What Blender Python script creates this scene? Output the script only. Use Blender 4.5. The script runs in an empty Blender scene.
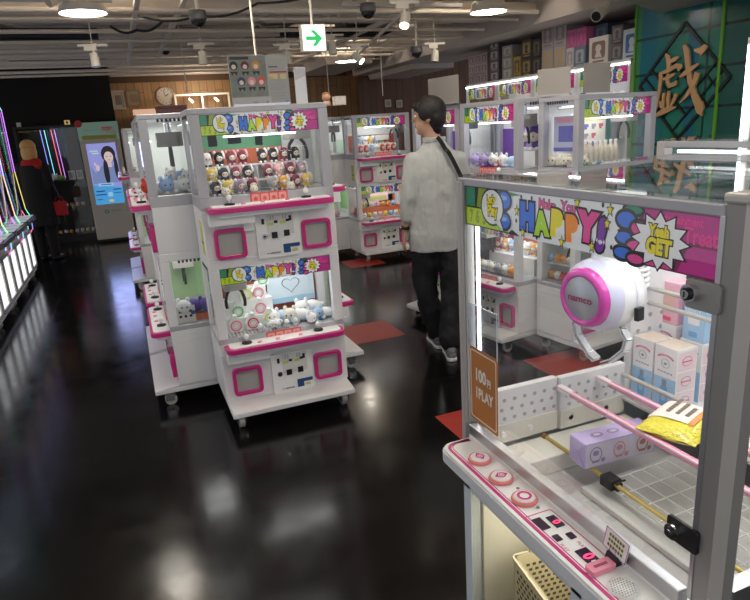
import bpy, bmesh, math, random
from mathutils import Vector, Matrix, Euler
PI = math.pi
rnd = random.Random(7)
SC = bpy.context.scene
COL = SC.collection

# ------------------------------------------------------------------ materials
MATS = {}
def mat(name, col, rough=.5, metal=0., emis=None, es=0., var=0., scale=30., bump=0., coat=0., trans=0., ior=1.45):
    if name in MATS: return MATS[name]
    m = bpy.data.materials.new(name); m.use_nodes = True
    nt = m.node_tree; b = nt.nodes['Principled BSDF']
    c = (col[0], col[1], col[2], 1)
    b.inputs['Base Color'].default_value = c
    b.inputs['Roughness'].default_value = rough
    b.inputs['Metallic'].default_value = metal
    b.inputs['IOR'].default_value = ior
    if coat: b.inputs['Coat Weight'].default_value = coat
    if trans: b.inputs['Transmission Weight'].default_value = trans
    if emis:
        b.inputs['Emission Color'].default_value = (*emis, 1); b.inputs['Emission Strength'].default_value = es
    if var or bump:
        tc = nt.nodes.new('ShaderNodeTexCoord'); n = nt.nodes.new('ShaderNodeTexNoise')
        n.inputs['Scale'].default_value = scale; n.inputs['Detail'].default_value = 4
        nt.links.new(tc.outputs['Object'], n.inputs['Vector'])
        if var:
            mx = nt.nodes.new('ShaderNodeMix'); mx.data_type = 'RGBA'
            mx.inputs[6].default_value = tuple(max(0, x*(1-var)) for x in col)+(1,)
            mx.inputs[7].default_value = tuple(min(1, x*(1+var)) for x in col)+(1,)
            nt.links.new(n.outputs['Fac'], mx.inputs[0]); nt.links.new(mx.outputs[2], b.inputs['Base Color'])
        if bump:
            bp = nt.nodes.new('ShaderNodeBump'); bp.inputs['Strength'].default_value = bump; bp.inputs['Distance'].default_value = .01
            nt.links.new(n.outputs['Fac'], bp.inputs['Height']); nt.links.new(bp.outputs[0], b.inputs['Normal'])
    MATS[name] = m
    return m

def glass_mat(name, tint=(.97, .98, .98), ior=1.45, rough=.0, extra=0.):
    if name in MATS: return MATS[name]
    m = bpy.data.materials.new(name); m.use_nodes = True; nt = m.node_tree; nt.nodes.clear()
    o = nt.nodes.new('ShaderNodeOutputMaterial'); t = nt.nodes.new('ShaderNodeBsdfTransparent'); g = nt.nodes.new('ShaderNodeBsdfGlossy')
    lw = nt.nodes.new('ShaderNodeLayerWeight'); lw.inputs[0].default_value = .5; x = nt.nodes.new('ShaderNodeMixShader')
    pw = nt.nodes.new('ShaderNodeMath'); pw.operation = 'POWER'; pw.inputs[1].default_value = 5
    ad = nt.nodes.new('ShaderNodeMath'); ad.operation = 'MULTIPLY_ADD'; ad.inputs[1].default_value = .95; ad.use_clamp = True
    f0 = ((ior-1)/(ior+1))**2; ad.inputs[2].default_value = f0+extra
    t.inputs[0].default_value = (*tint, 1); g.inputs['Roughness'].default_value = rough; g.inputs[0].default_value = (1, 1, 1, 1)
    nt.links.new(lw.outputs['Facing'], pw.inputs[0]); nt.links.new(pw.outputs[0], ad.inputs[0]); nt.links.new(ad.outputs[0], x.inputs[0])
    nt.links.new(t.outputs[0], x.inputs[1]); nt.links.new(g.outputs[0], x.inputs[2]); nt.links.new(x.outputs[0], o.inputs[0])
    MATS[name] = m
    return m

WHITE = mat('white_enamel', (.80, .80, .82), .35, var=.03, scale=6)
WHITE2 = mat('white_plastic', (.86, .86, .86), .3)
SILVER = mat('brushed_aluminium', (.55, .55, .57), .38, 1., var=.06, scale=18)
GREYM = mat('dark_anodised_metal', (.33, .32, .31), .42, .35, var=.05, scale=12)
GREYL = mat('light_anodised_metal', (.55, .53, .51), .42, .35, var=.05, scale=12)
FRAME = mat('grey_silver_frame', (.47, .47, .51), .4, .25, var=.03, scale=10)
MAG = mat('magenta_plastic', (.62, .02, .22), .3, coat=.4)
MAGD = mat('magenta_print', (.45, .01, .22), .4)
PINK = mat('pink_plastic', (.85, .30, .42), .35, coat=.3)
BLACK = mat('black_plastic', (.012, .012, .014), .4)
BLACKR = mat('black_rubber', (.02, .02, .02), .7)
CHROME = mat('chrome', (.75, .75, .77), .12, 1.)
GLASS = glass_mat('clear_glass')
GLASS_TOP = glass_mat('top_glass', (.90, .92, .92), 1.5)
ACRYL = glass_mat('clear_acrylic', (.90, .92, .96), 1.49, .15, .10)
TUBE = mat('white_light_tube', (1, 1, 1), .4, emis=(1, .98, .95), es=4.5)
TUBE2 = mat('bright_led_tube', (1, 1, 1), .4, emis=(.95, .98, 1), es=3.5)
LAMPD = mat('lamp_diffuser', (1, 1, 1), .5, emis=(1, .93, .82), es=22)
WOOD = None

# ------------------------------------------------------------------ mesh builder
_TXT = {}
def text_mesh(s, off=0., shear=0.):
    key = (s, off, shear)
    if key in _TXT: return _TXT[key]
    c = bpy.data.curves.new('lettering', 'FONT'); c.body = s; c.size = 1; c.offset = off; c.shear = shear; c.resolution_u = 3
    c.align_x = 'CENTER'; c.align_y = 'CENTER'
    o = bpy.data.objects.new('lettering', c); COL.objects.link(o)
    dg = bpy.context.evaluated_depsgraph_get()
    m = bpy.data.meshes.new_from_object(o.evaluated_get(dg))
    V = [(v.co.x, v.co.y) for v in m.vertices]; F = [tuple(p.vertices) for p in m.polygons]
    bpy.data.objects.remove(o); bpy.data.curves.remove(c); bpy.data.meshes.remove(m)
    _TXT[key] = (V, F)
    return V, F

def rr(w, h, r, n=4, cx=0, cy=0):
    pts = []
    for (sx, sy, a0) in ((1, 1, 0), (-1, 1, 90), (-1, -1, 180), (1, -1, 270)):
        for k in range(n+1):
            a = math.radians(a0+90*k/n)
            pts.append((cx+sx*(w/2-r)+r*math.cos(a), cy+sy*(h/2-r)+r*math.sin(a)))
    return pts
def ell(cx, cy, rx, ry, n=24, a0=0, a1=2*PI):
    full = abs(a1-a0-2*PI) < 1e-6
    k = n if full else n+1
    return [(cx+rx*math.cos(a0+(a1-a0)*i/n), cy+ry*math.sin(a0+(a1-a0)*i/n)) for i in range(k)]
def star(cx, cy, ro, ri, n, a=PI/2, sy=1.):
    return [(cx+(ro if i % 2 == 0 else ri)*math.cos(a+PI*i/n), cy+sy*(ro if i % 2 == 0 else ri)*math.sin(a+PI*i/n)) for i in range(2*n)]

XZ = Matrix(((1, 0, 0, 0), (0, 0, -1, 0), (0, 1, 0, 0), (0, 0, 0, 1)))    # (u,v,w) -> x=u, z=v, y=-w : drawn in front of a -Y face

class MB:
    def __init__(s, M=None):
        s.V = []; s.F = []; s.m = []; s.sm = []; s.mats = []; s.M = M or Matrix()
    def mi(s, m):
        if m not in s.mats: s.mats.append(m)
        return s.mats.index(m)
    def add(s, V, F, m, smooth=False, M=None):
        T = s.M @ M if M is not None else s.M
        o = len(s.V); s.V += [T @ Vector(v) for v in V]
        k = s.mi(m)
        for f in F:
            s.F.append([o+i for i in f]); s.m.append(k); s.sm.append(smooth)
        return s
    def box(s, x0, x1, y0, y1, z0, z1, m, M=None):
        V = [(x, y, z) for z in (z0, z1) for y in (y0, y1) for x in (x0, x1)]
        F = [(0, 2, 3, 1), (4, 5, 7, 6), (0, 1, 5, 4), (2, 6, 7, 3), (0, 4, 6, 2), (1, 3, 7, 5)]
        return s.add(V, F, m, False, M)
    def cbox(s, c, sz, m, R=None):
        M = Matrix.Translation(c)
        if R is not None: M = M @ R
        a, b, d = sz[0]/2, sz[1]/2, sz[2]/2
        return s.box(-a, a, -b, b, -d, d, m, M)
    def cyl(s, p0, p1, r, m, r1=None, n=12, caps=True, smooth=True):
        p0 = Vector(p0); p1 = Vector(p1); d = p1-p0
        if r1 is None: r1 = r
        if d.length < 1e-9: return s
        q = d.to_track_quat('Z', 'Y'); L = d.length
        V = []
        for (z, rad) in ((0, r), (L, r1)):
            for i in range(n):
                a = 2*PI*i/n; V.append(p0+q @ Vector((rad*math.cos(a), rad*math.sin(a), z)))
        F = [(i, (i+1) % n, n+(i+1) % n, n+i) for i in range(n)]
        s.add(V, F, m, smooth)
        if caps:
            s.add(V[:n], [tuple(range(n))[::-1]], m); s.add(V[n:], [tuple(range(n))], m)
        return s
    def path(s, pts, r, m, n=8):
        pts = [Vector(p) for p in pts]
        rings = []; ref = None
        for i, p in enumerate(pts):
            t = (pts[min(i+1, len(pts)-1)]-pts[max(i-1, 0)]).normalized()
            if ref is None: ref = t.orthogonal().normalized()
            ref = (ref-t*ref.dot(t)).normalized(); b = t.cross(ref)
            rad = r[i] if isinstance(r, (list, tuple)) else r
            rings.append([p+(ref*math.cos(2*PI*k/n)+b*math.sin(2*PI*k/n))*rad for k in range(n)])
        V = [v for R in rings for v in R]; F = []
        for i in range(len(pts)-1):
            for k in range(n):
                F.append((i*n+k, i*n+(k+1) % n, (i+1)*n+(k+1) % n, (i+1)*n+k))
        F.append(tuple(range(n))[::-1]); F.append(tuple((len(pts)-1)*n+k for k in range(n)))
        return s.add(V, F, m, True)
    def sph(s, c, r, m, n=12, k=8, M=None, zmin=-1., zmax=1.):
        if not isinstance(r, (tuple, list)): r = (r, r, r)
        V = []; F = []
        t0 = math.asin(max(-1, zmin)); t1 = math.asin(min(1, zmax))
        for j in range(k+1):
            t = t0+(t1-t0)*j/k
            for i in range(n):
                a = 2*PI*i/n
                V.append((r[0]*math.cos(t)*math.cos(a), r[1]*math.cos(t)*math.sin(a), r[2]*math.sin(t)))
        for j in range(k):
            for i in range(n):
                F.append((j*n+i, j*n+(i+1) % n, (j+1)*n+(i+1) % n, (j+1)*n+i))
        if zmin > -1: F.append(tuple(range(n))[::-1])
        if zmax < 1: F.append(tuple(k*n+i for i in range(n)))
        T = Matrix.Translation(c)
        if M is not None: T = T @ M
        return s.add(V, F, m, True, T)
    def lathe(s, prof, m, M=None, n=24, smooth=True):
        V = []; F = []
        for (r, z) in prof:
            for i in range(n):
                a = 2*PI*i/n; V.append((r*math.cos(a), r*math.sin(a), z))
        for j in range(len(prof)-1):
            for i in range(n):
                F.append((j*n+i, j*n+(i+1) % n, (j+1)*n+(i+1) % n, (j+1)*n+i))
        return s.add(V, F, m, smooth, M)
    def prism(s, poly, w0, w1, m, M=XZ):
        n = len(poly)
        V = [(u, v, w0) for u, v in poly]+[(u, v, w1) for u, v in poly]
        F = [tuple(range(n))[::-1], tuple(range(n, 2*n))]+[(i, (i+1) % n, n+(i+1) % n, n+i) for i in range(n)]
        return s.add(V, F, m, False, M)
    def flat(s, poly, w, m, M=XZ):
        return s.add([(u, v, w) for u, v in poly], [tuple(range(len(poly)))], m, False, M)
    def ring(s, po, pi, w0, w1, m, M=XZ):
        n = len(po)
        V = [(u, v, w) for w in (w0, w1) for P in (po, pi) for u, v in P]
        F = []
        for i in range(n):
            j = (i+1) % n
            F += [(i, j, n+j, n+i), (2*n+i, 3*n+i, 3*n+j, 2*n+j), (i, 2*n+i, 2*n+j, j), (n+i, n+j, 3*n+j, 3*n+i)]
        return s.add(V, F, m, False, M)
    def text(s, t, cx, cy, h, m, w=0., off=0., M=XZ, rot=0., sx=1., shear=0.):
        V, F = text_mesh(t, off, shear)
        c, sn = math.cos(rot), math.sin(rot)
        P = [(cx+(x*sx*c-y*sn)*h, cy+(x*sx*sn+y*c)*h, w) for x, y in V]
        return s.add(P, F, m, False, M)
    def build(s, name, parent=None, bev=0., seg=2, world=False, loc=None):
        me = bpy.data.meshes.new(name)
        V = s.V
        if world and parent is not None:
            r = parent
            I = wm(parent).inverted(); V = [I @ v for v in V]
        me.from_pydata([tuple(v) for v in V], [], s.F)
        for m in s.mats: me.materials.append(m)
        me.polygons.foreach_set('material_index', s.m); me.polygons.foreach_set('use_smooth', s.sm); me.update()
        o = bpy.data.objects.new(name, me); COL.objects.link(o)
        if parent is not None: o.parent = parent
        if loc is not None: o.location = loc
        if bev:
            md = o.modifiers.new('bevel', 'BEVEL'); md.width = bev; md.segments = seg; md.limit_method = 'ANGLE'; md.angle_limit = math.radians(50)
        return o

def wm(o):
    M = Matrix.Translation(o.location) @ o.rotation_euler.to_matrix().to_4x4() @ Matrix.Diagonal((*o.scale, 1))
    return wm(o.parent) @ M if o.parent else M
def tag(o, label=None, cat=None, group=None, kind=None):
    if label: o['label'] = label
    if cat: o['category'] = cat
    if group: o['group'] = group
    if kind: o['kind'] = kind
    return o
def thing(name, label, cat, loc=(0, 0, 0), rz=0., group=None):
    o = bpy.data.objects.new(name, None); COL.objects.link(o); o.location = loc; o.rotation_euler = (0, 0, rz); o.empty_display_size = .1
    return tag(o, label, cat, group)
def struct(o): o['kind'] = 'structure'; return o
def kids(o): return [c for c in bpy.data.objects if c.parent == o]
def copy_tree(o, parent=None, skip=()):
    c = o.copy(); COL.objects.link(c)
    if parent is not None: c.parent = parent
    for ch in kids(o):
        if ch.name.split('.')[0] in skip: continue
        copy_tree(ch, c)
    return c
def light(name, kind, loc, power, col=(1, 1, 1), size=.3, sy=None, rot=(0, 0, 0), shape='RECTANGLE'):
    l = bpy.data.lights.new(name, kind); l.energy = power; l.color = col
    if kind == 'AREA':
        l.shape = shape; l.size = size
        if sy: l.size_y = sy
    else: l.shadow_soft_size = size
    o = bpy.data.objects.new(name, l); COL.objects.link(o); o.location = loc; o.rotation_euler = rot
    return o
# ------------------------------------------------------------------ camera
cam = bpy.data.cameras.new('camera'); cam_o = bpy.data.objects.new('camera', cam); COL.objects.link(cam_o); SC.camera = cam_o
cam.sensor_fit = 'HORIZONTAL'; cam.sensor_width = 36; cam.lens = 36*617/750; cam.clip_start = .02; cam.clip_end = 60
Rm = Matrix(((.9254, .1566, -.3450), (-.3740, .2286, -.8988), (-.0619, .9608, .2701)))
q = Rm.to_quaternion(); q.normalize()
cam_o.rotation_mode = 'QUATERNION'; cam_o.rotation_quaternion = q; cam_o.location = (0, 0, 1.56)
SC.view_settings.view_transform = 'Standard'; SC.view_settings.look = 'None'; SC.view_settings.gamma = 1
SC.view_settings.exposure = 0.45; SC.view_settings.use_curve_mapping = False
w = bpy.data.worlds.new('world'); SC.world = w; w.use_nodes = True
w.node_tree.nodes['Background'].inputs[0].default_value = (.95, .96, 1, 1); w.node_tree.nodes['Background'].inputs[1].default_value = .50

# ------------------------------------------------------------------ setting
def floor_mat():
    m = bpy.data.materials.new('polished_black_vinyl'); m.use_nodes = True; nt = m.node_tree; b = nt.nodes['Principled BSDF']
    tc = nt.nodes.new('ShaderNodeTexCoord')
    n = nt.nodes.new('ShaderNodeTexNoise'); n.inputs['Scale'].default_value = 3.2; n.inputs['Detail'].default_value = 6
    nt.links.new(tc.outputs['Object'], n.inputs['Vector'])
    r = nt.nodes.new('ShaderNodeValToRGB'); r.color_ramp.elements[0].color = (.0022, .002, .0024, 1); r.color_ramp.elements[1].color = (.007, .006, .006, 1)
    nt.links.new(n.outputs['Fac'], r.inputs[0]); nt.links.new(r.outputs[0], b.inputs['Base Color'])
    n2 = nt.nodes.new('ShaderNodeTexNoise'); n2.inputs['Scale'].default_value = 5.; n2.inputs['Detail'].default_value = 8; n2.inputs['Roughness'].default_value = .7
    nt.links.new(tc.outputs['Object'], n2.inputs['Vector'])
    mr = nt.nodes.new('ShaderNodeMapRange'); mr.inputs['From Min'].default_value = .3; mr.inputs['From Max'].default_value = .7
    mr.inputs['To Min'].default_value = .11; mr.inputs['To Max'].default_value = .22
    nt.links.new(n2.outputs['Fac'], mr.inputs['Value']); nt.links.new(mr.outputs[0], b.inputs['Roughness'])
    # tile joints 0.445 m
    br = nt.nodes.new('ShaderNodeTexBrick'); br.offset = 0; br.inputs['Scale'].default_value = 1
    br.inputs['Brick Width'].default_value = .89; br.inputs['Row Height'].default_value = .89; br.inputs['Mortar Size'].default_value = .003
    br.inputs['Color1'].default_value = (1, 1, 1, 1); br.inputs['Color2'].default_value = (1, 1, 1, 1); br.inputs['Mortar'].default_value = (0, 0, 0, 1)
    mp = nt.nodes.new('ShaderNodeMapping'); mp.inputs['Location'].default_value = (-.045, .325, 0)
    nt.links.new(tc.outputs['Object'], mp.inputs['Vector']); nt.links.new(mp.outputs[0], br.inputs['Vector'])
    n3 = nt.nodes.new('ShaderNodeTexNoise'); n3.inputs['Scale'].default_value = 9.; n3.inputs['Detail'].default_value = 3
    nt.links.new(tc.outputs['Object'], n3.inputs['Vector'])
    ad = nt.nodes.new('ShaderNodeMath'); ad.operation = 'MULTIPLY_ADD'; ad.inputs[1].default_value = .35
    nt.links.new(br.outputs['Color'], ad.inputs[2]); nt.links.new(n3.outputs['Fac'], ad.inputs[0])
    bp = nt.nodes.new('ShaderNodeBump'); bp.inputs['Strength'].default_value = .25; bp.inputs['Distance'].default_value = .004
    nt.links.new(ad.outputs[0], bp.inputs['Height']); nt.links.new(bp.outputs[0], b.inputs['Normal'])
    b.inputs['IOR'].default_value = 1.42
    return m
def planks_mat(name, c0, c1, pw=.14):
    m = bpy.data.materials.new(name); m.use_nodes = True; nt = m.node_tree; b = nt.nodes['Principled BSDF']
    tc = nt.nodes.new('ShaderNodeTexCoord'); br = nt.nodes.new('ShaderNodeTexBrick'); br.inputs['Scale'].default_value = 1
    mp = nt.nodes.new('ShaderNodeMapping'); mp.inputs['Rotation'].default_value = (PI/2, 0, PI/2)
    br.inputs['Brick Width'].default_value = 2.4; br.inputs['Row Height'].default_value = pw; br.inputs['Mortar Size'].default_value = .004; br.offset = .37
    br.inputs['Color1'].default_value = (*c0, 1); br.inputs['Color2'].default_value = (*c1, 1); br.inputs['Mortar'].default_value = (c0[0]*.25, c0[1]*.25, c0[2]*.25, 1)
    cmb = nt.nodes.new('ShaderNodeCombineXYZ'); sp = nt.nodes.new('ShaderNodeSeparateXYZ')
    nt.links.new(tc.outputs['Object'], sp.inputs[0]); nt.links.new(sp.outputs['Z'], cmb.inputs['X']); nt.links.new(sp.outputs['X'], cmb.inputs['Y'])
    nt.links.new(cmb.outputs[0], br.inputs['Vector'])
    mx = nt.nodes.new('ShaderNodeMix'); mx.data_type = 'RGBA'; mx.blend_type = 'MULTIPLY'; mx.inputs[0].default_value = .6
    wv = nt.nodes.new('ShaderNodeTexNoise'); wv.inputs['Scale'].default_value = 6; mp2 = nt.nodes.new('ShaderNodeMapping'); mp2.inputs['Scale'].default_value = (4, 4, .3)
    nt.links.new(tc.outputs['Object'], mp2.inputs['Vector']); nt.links.new(mp2.outputs[0], wv.inputs['Vector'])
    nt.links.new(br.outputs['Color'], mx.inputs[6]); nt.links.new(wv.outputs['Color'], mx.inputs[7]); nt.links.new(mx.outputs[2], b.inputs['Base Color'])
    b.inputs['Roughness'].default_value = .55
    return m
CEIL = mat('painted_concrete', (.50, .43, .36), .85, var=.35, scale=2.5, bump=.3)
BEIGE = mat('beige_painted_metal', (.84, .76, .66), .6, var=.10, scale=8)
BEIGE2 = mat('pale_plaster', (.55, .50, .46), .8, var=.06, scale=3)
WALLB = mat('matte_black_wall', (.006, .005, .005), .85, var=.2, scale=3)
WOODW = planks_mat('oak_planks', (.56, .34, .17), (.48, .28, .13))
WOODD = planks_mat('dark_wood_planks', (.22, .10, .06), (.17, .075, .045))

struct(MB().box(-4, 8.5, -4, 14, -.1, 0, floor_mat()).build('floor'))
RED = mat('red_vinyl_tile', (.34, .035, .025), .34, var=.1, scale=8)
for k, (x, y) in enumerate(((1.38, 4.13), (1.38, 2.35), (2.27, 6.6), (2.27, 2.795))):
    struct(MB().box(x, x+.442, y, y+.442, .0002, .0012, RED).build('floor_inlay'))
struct(MB().box(-4, 8.5, -4, 14, 3.05, 3.2, CEIL).build('ceiling'))
struct(MB().box(-4, .02, 12.0, 12.2, 0, 3.05, WALLB).build('wall_back_black'))
struct(MB().box(.0, 4.9, 12.3, 12.45, 0, 3.05, WOODW).build('wall_back_wood'))
struct(MB().box(4.4, 8.5, 11.6, 11.75, 0, 3.05, WOODD).build('wall_back_dark_wood'))
struct(MB().box(5.35, 5.5, 3.6, 8.4, 0, 3.05, BEIGE2).build('wall_right'))
struct(MB().box(0, 4.4, 12.24, 12.3, 2.57, 2.67, mat('brown_rail', (.09, .05, .03), .6)).build('trim_1'))
# beige upper wall and boxed-in ducts near the back
struct(MB().box(.05, 4.4, 12.15, 12.29, 2.67, 3.05, BEIGE2).build('trim_2'))
struct(MB().box(4.3, 5.35, 3.3, 11.6, 2.50, 3.05, BEIGE2).build('ceiling_soffit'))
b = MB(); b.prism([(3.68, 4.0), (4.6, 4.5), (4.6, 3.2), (3.3, 3.2)], 2.36, 3.05, BEIGE2, Matrix()); struct(b.build('ceiling_soffit_front'))
for k, (x0, x1, z0) in enumerate(((2.9, 3.9, 2.52), (4.35, 5.35, 2.42))):
    b = MB(); b.prism([(x0, 3.05), (x0+.25, z0), (x1, z0), (x1, 3.05)], -11.5, -9.6, BEIGE2); struct(b.build('ceiling_duct_casing'))

# exposed ceiling: bars across, bars along, cable trays, conduits
for k, (y, z, wd, h) in enumerate(((4.9, 2.62, .07, .06), (5.55, 2.75, .12, .05), (5.95, 2.62, .07, .09), (6.35, 2.66, .05, .05), (6.9, 2.68, .09, .06),
        (7.45, 2.62, .05, .05), (7.9, 2.70, .10, .07), (8.5, 2.66, .05, .04), (9.0, 2.72, .10, .06), (9.6, 2.70, .06, .05), (10.2, 2.74, .08, .05), (10.8, 2.72, .06, .05), (4.2, 2.66, .08, .06), (5.2, 2.70, .16, .04), (5.75, 2.80, .20, .05), (6.15, 2.70, .10, .04), (6.6, 2.78, .16, .05), (7.15, 2.74, .10, .05), (7.7, 2.8, .18, .05), (8.2, 2.74, .08, .05), (8.75, 2.8, .18, .06), (9.3, 2.66, .07, .05), (9.9, 2.8, .16, .05), (10.5, 2.68, .07, .05))):
    struct(MB().box(-3.8, 4.3, y-wd/2, y+wd/2, z, z+h, BEIGE).build('ceiling_beam'))
for k, (x, z, y0, y1) in enumerate(((-1.9, 2.62, 3.5, 11), (-1.05, 2.85, 3.5, 11), (.30, 2.58, 3.6, 9.6), (.66, 2.60, 3.6, 9.0), (1.55, 2.68, 3.6, 11), (2.25, 2.7, 3.6, 11), (2.8, 2.6, 3.6, 10.5), (3.55, 2.66, 3.6, 11))):
    struct(MB().box(x-.02, x+.02, y0, y1, z, z+.04, BEIGE).build('ceiling_rail'))
# perforated cable trays in the middle
TRAY = mat('tray_grey', (.33, .30, .27), .6, .3)
for (x, y0, y1, z, wd) in ((1.95, 4.2, 9.5, 2.78, .36), (1.05, 4.4, 9.0, 2.85, .3)):
    b = MB(); b.box(x-wd/2, x-wd/2+.02, y0, y1, z, z+.07, TRAY); b.box(x+wd/2-.02, x+wd/2, y0, y1, z, z+.07, TRAY)
    yy = y0
    while yy < y1: b.box(x-wd/2, x+wd/2, yy, yy+.05, z, z+.015, TRAY); yy += .22
    struct(b.build('ceiling_cable_tray'))
# dark slot openings
for (x0, x1, y) in ((-1.2, -.02, 7.2), (1.9, 3.2, 7.2)):
    struct(MB().box(x0, x1, y, y+.5, 2.62, 2.68, mat('slot_black', (.006, .006, .006), .95)).build('ceiling_slot'))
# a big duct and panel patch
DUCT = mat('duct_tan', (.55, .47, .37), .7, var=.15, scale=4, bump=.3)
struct(MB().box(.75, 1.5, 5.0, 7.4, 2.82, 3.0, DUCT).build('ceiling_duct'))
struct(MB().box(3.35, 4.25, 5.0, 8.2, 2.88, 3.0, mat('ochre_board', (.36, .27, .12), .8, var=.2)).build('ceiling_board'))
struct(MB().cyl((-3.5, 7.6, 2.9), (4.2, 7.6, 2.9), .06, BEIGE).build('ceiling_pipe'))
struct(MB().cyl((-3.5, 6.15, 2.92), (4.2, 6.15, 2.92), .045, BEIGE).build('ceiling_pipe'))
struct(MB().cyl((-3.5, 5.2, 2.85), (4.2, 5.2, 2.85), .04, BEIGE).build('ceiling_pipe'))
for (y, z, r_) in ((5.05, 2.60, .016), (5.7, 2.58, .022), (6.05, 2.57, .014), (6.75, 2.58, .020), (7.25, 2.56, .016), (8.05, 2.58, .022), (8.6, 2.60, .018), (9.45, 2.62, .020), (10.0, 2.62, .018), (10.65, 2.62, .022), (11.2, 2.62, .02)):
    struct(MB().cyl((-3.8, y, z), (4.25, y+.12, z+.02), r_, BEIGE, n=8).build('ceiling_conduit'))
for (x0, y0, x1, y1, z) in ((-2.4, 4.2, .2, 9.5, 2.72), (-3.2, 5, -1.2, 10, 2.7), (.4, 4.4, 2.6, 9.6, 2.74), (1.2, 4.2, 3.9, 10, 2.72), (2.4, 4.6, 3.4, 9, 2.56)):
    struct(MB().cyl((x0, y0, z), (x1, y1, z), .018, BEIGE, n=8).build('ceiling_conduit'))
for (x, y, sx, sy, z) in ((-.6, 5.9, .5, .35, 2.76), (-1.6, 6.9, .6, .4, 2.74), (.75, 6.6, .4, .5, 2.72), (.5, 5.6, .34, .3, 2.78), (1.9, 6.6, .5, .4, 2.74), (3.0, 7.6, .6, .4, 2.74)):
    struct(MB().box(x-sx/2, x+sx/2, y-sy/2, y+sy/2, z, z+.12, DUCT).build('ceiling_box'))
# slotted air diffusers (pale strips)
for (x0, x1, y) in ((-1.6, .22, 4.95), (-1.6, .12, 5.3), (1.95, 3.15, 5.1), (1.95, 3.1, 5.4)):
    struct(MB().box(x0, x1, y-.03, y+.03, 2.56, 2.59, mat('pale_strip', (.68, .66, .62), .5)).build('ceiling_strip'))
# cables
CABLE = mat('black_cable', (.015, .015, .015), .5)
def cable(pts, r, label):
    P = []
    for i in range(len(pts)-1):
        a, b = Vector(pts[i]), Vector(pts[i+1])
        for k in range(8): P.append(a.lerp(b, k/8)+Vector((0, 0, -.04*math.sin(PI*k/8))))
    P.append(Vector(pts[-1]))
    tag(MB().path(P, r, CABLE, 6).build('cable'), label, 'cable')
cable(((.30, 5.6, 2.52), (.75, 5.5, 2.50), (1.2, 5.3, 2.56), (1.75, 4.7, 2.6)), .009, 'black cable sagging along the ceiling bars left of the green exit sign')
cable(((.1, 6.6, 2.6), (.32, 6.5, 2.55), (.55, 6.3, 2.6)), .012, 'short black cable drooping between ceiling bars above the wall clock')

# teal panelled wall with lattice emblem
def teal_mat():
    m = bpy.data.materials.new('teal_panels'); m.use_nodes = True; nt = m.node_tree; b = nt.nodes['Principled BSDF']
    tc = nt.nodes.new('ShaderNodeTexCoord'); sp = nt.nodes.new('ShaderNodeSeparateXYZ'); nt.links.new(tc.outputs['Object'], sp.inputs[0])
    mr = nt.nodes.new('ShaderNodeMapRange'); mr.inputs['From Min'].default_value = 3.3; mr.inputs['From Max'].default_value = 4.8
    nt.links.new(sp.outputs['Y'], mr.inputs['Value'])
    r = nt.nodes.new('ShaderNodeValToRGB'); r.color_ramp.interpolation = 'CONSTANT'
    E = r.color_ramp.elements; E[0].position = 0; E[0].color = (.012, .09, .075, 1); E[1].position = .37; E[1].color = (.02, .19, .145, 1)
    for p, c in ((.52, (.014, .15, .22)), (.60, (.02, .21, .16)), (.74, (.018, .18, .19)), (.83, (.014, .16, .23)), (.95, (.06, .24, .11))):
        e = E.new(p); e.color = (*c, 1)
    nt.links.new(mr.outputs[0], r.inputs[0])
    br = nt.nodes.new('ShaderNodeTexBrick'); br.offset = 0; br.inputs['Scale'].default_value = 1; br.inputs['Brick Width'].default_value = 4; br.inputs['Row Height'].default_value = .31; br.inputs['Mortar Size'].default_value = .012
    br.inputs['Color1'].default_value = (1, 1, 1, 1); br.inputs['Color2'].default_value = (1, 1, 1, 1); br.inputs['Mortar'].default_value = (.25, .25, .25, 1)
    cmb = nt.nodes.new('ShaderNodeCombineXYZ'); nt.links.new(sp.outputs['Y'], cmb.inputs['X']); nt.links.new(sp.outputs['Z'], cmb.inputs['Y']); nt.links.new(cmb.outputs[0], br.inputs['Vector'])
    mx = nt.nodes.new('ShaderNodeMix'); mx.data_type = 'RGBA'; mx.blend_type = 'MULTIPLY'; mx.inputs[0].default_value = 1
    nt.links.new(r.outputs[0], mx.inputs[6]); nt.links.new(br.outputs['Color'], mx.inputs[7]); nt.links.new(mx.outputs[2], b.inputs['Base Color'])
    b.inputs['Roughness'].default_value = .22
    return m
struct(MB().box(4.6, 5.35, 2.4, 4.81, 0, 3.05, teal_mat()).build('wall_right_teal'))
struct(MB().box(4.585, 4.6, 3.86, 3.885, 0, 3.05, mat('lime_strip', (.12, .35, .02), .4)).build('trim_3'))
struct(MB().box(4.585, 4.6, 4.785, 4.805, 0, 3.05, MATS['lime_strip']).build('trim_4'))
# emblem: lattice diamond + brushed character, drawn facing -X.  u = -(y-4.24), v = z
EM = Matrix(((0, 0, -1, 4.598), (-1, 0, 0, 4.24), (0, 1, 0, 1.765), (0, 0, 0, 1)))
em = thing('wall_emblem', 'dark diamond lattice with a large gold brushed character on the teal wall', 'wall emblem', (4.6, 4.24, 1.3))
LAT = mat('lattice_black', (.012, .012, .010), .4)
b = MB()
def bar(b, p, q2, wd, m, M, w0=0., w1=.012):
    p = Vector(p); q2 = Vector(q2); d = (q2-p).normalized(); n = Vector((-d.y, d.x))*wd/2
    b.prism([tuple(p+n), tuple(p-n), tuple(q2-n), tuple(q2+n)], w0, w1, m, M)
S = .475
T_, R_, B_, L_ = (0, S), (S, 0), (0, -S), (-S, 0)
for p, q2 in ((T_, R_), (R_, B_), (B_, L_), (L_, T_)): bar(b, p, q2, .026, LAT, EM)
def dia(a, c): return (S*(a-c), S*(1-a-c))       # lattice coordinates along the two sides, 0..1
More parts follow.
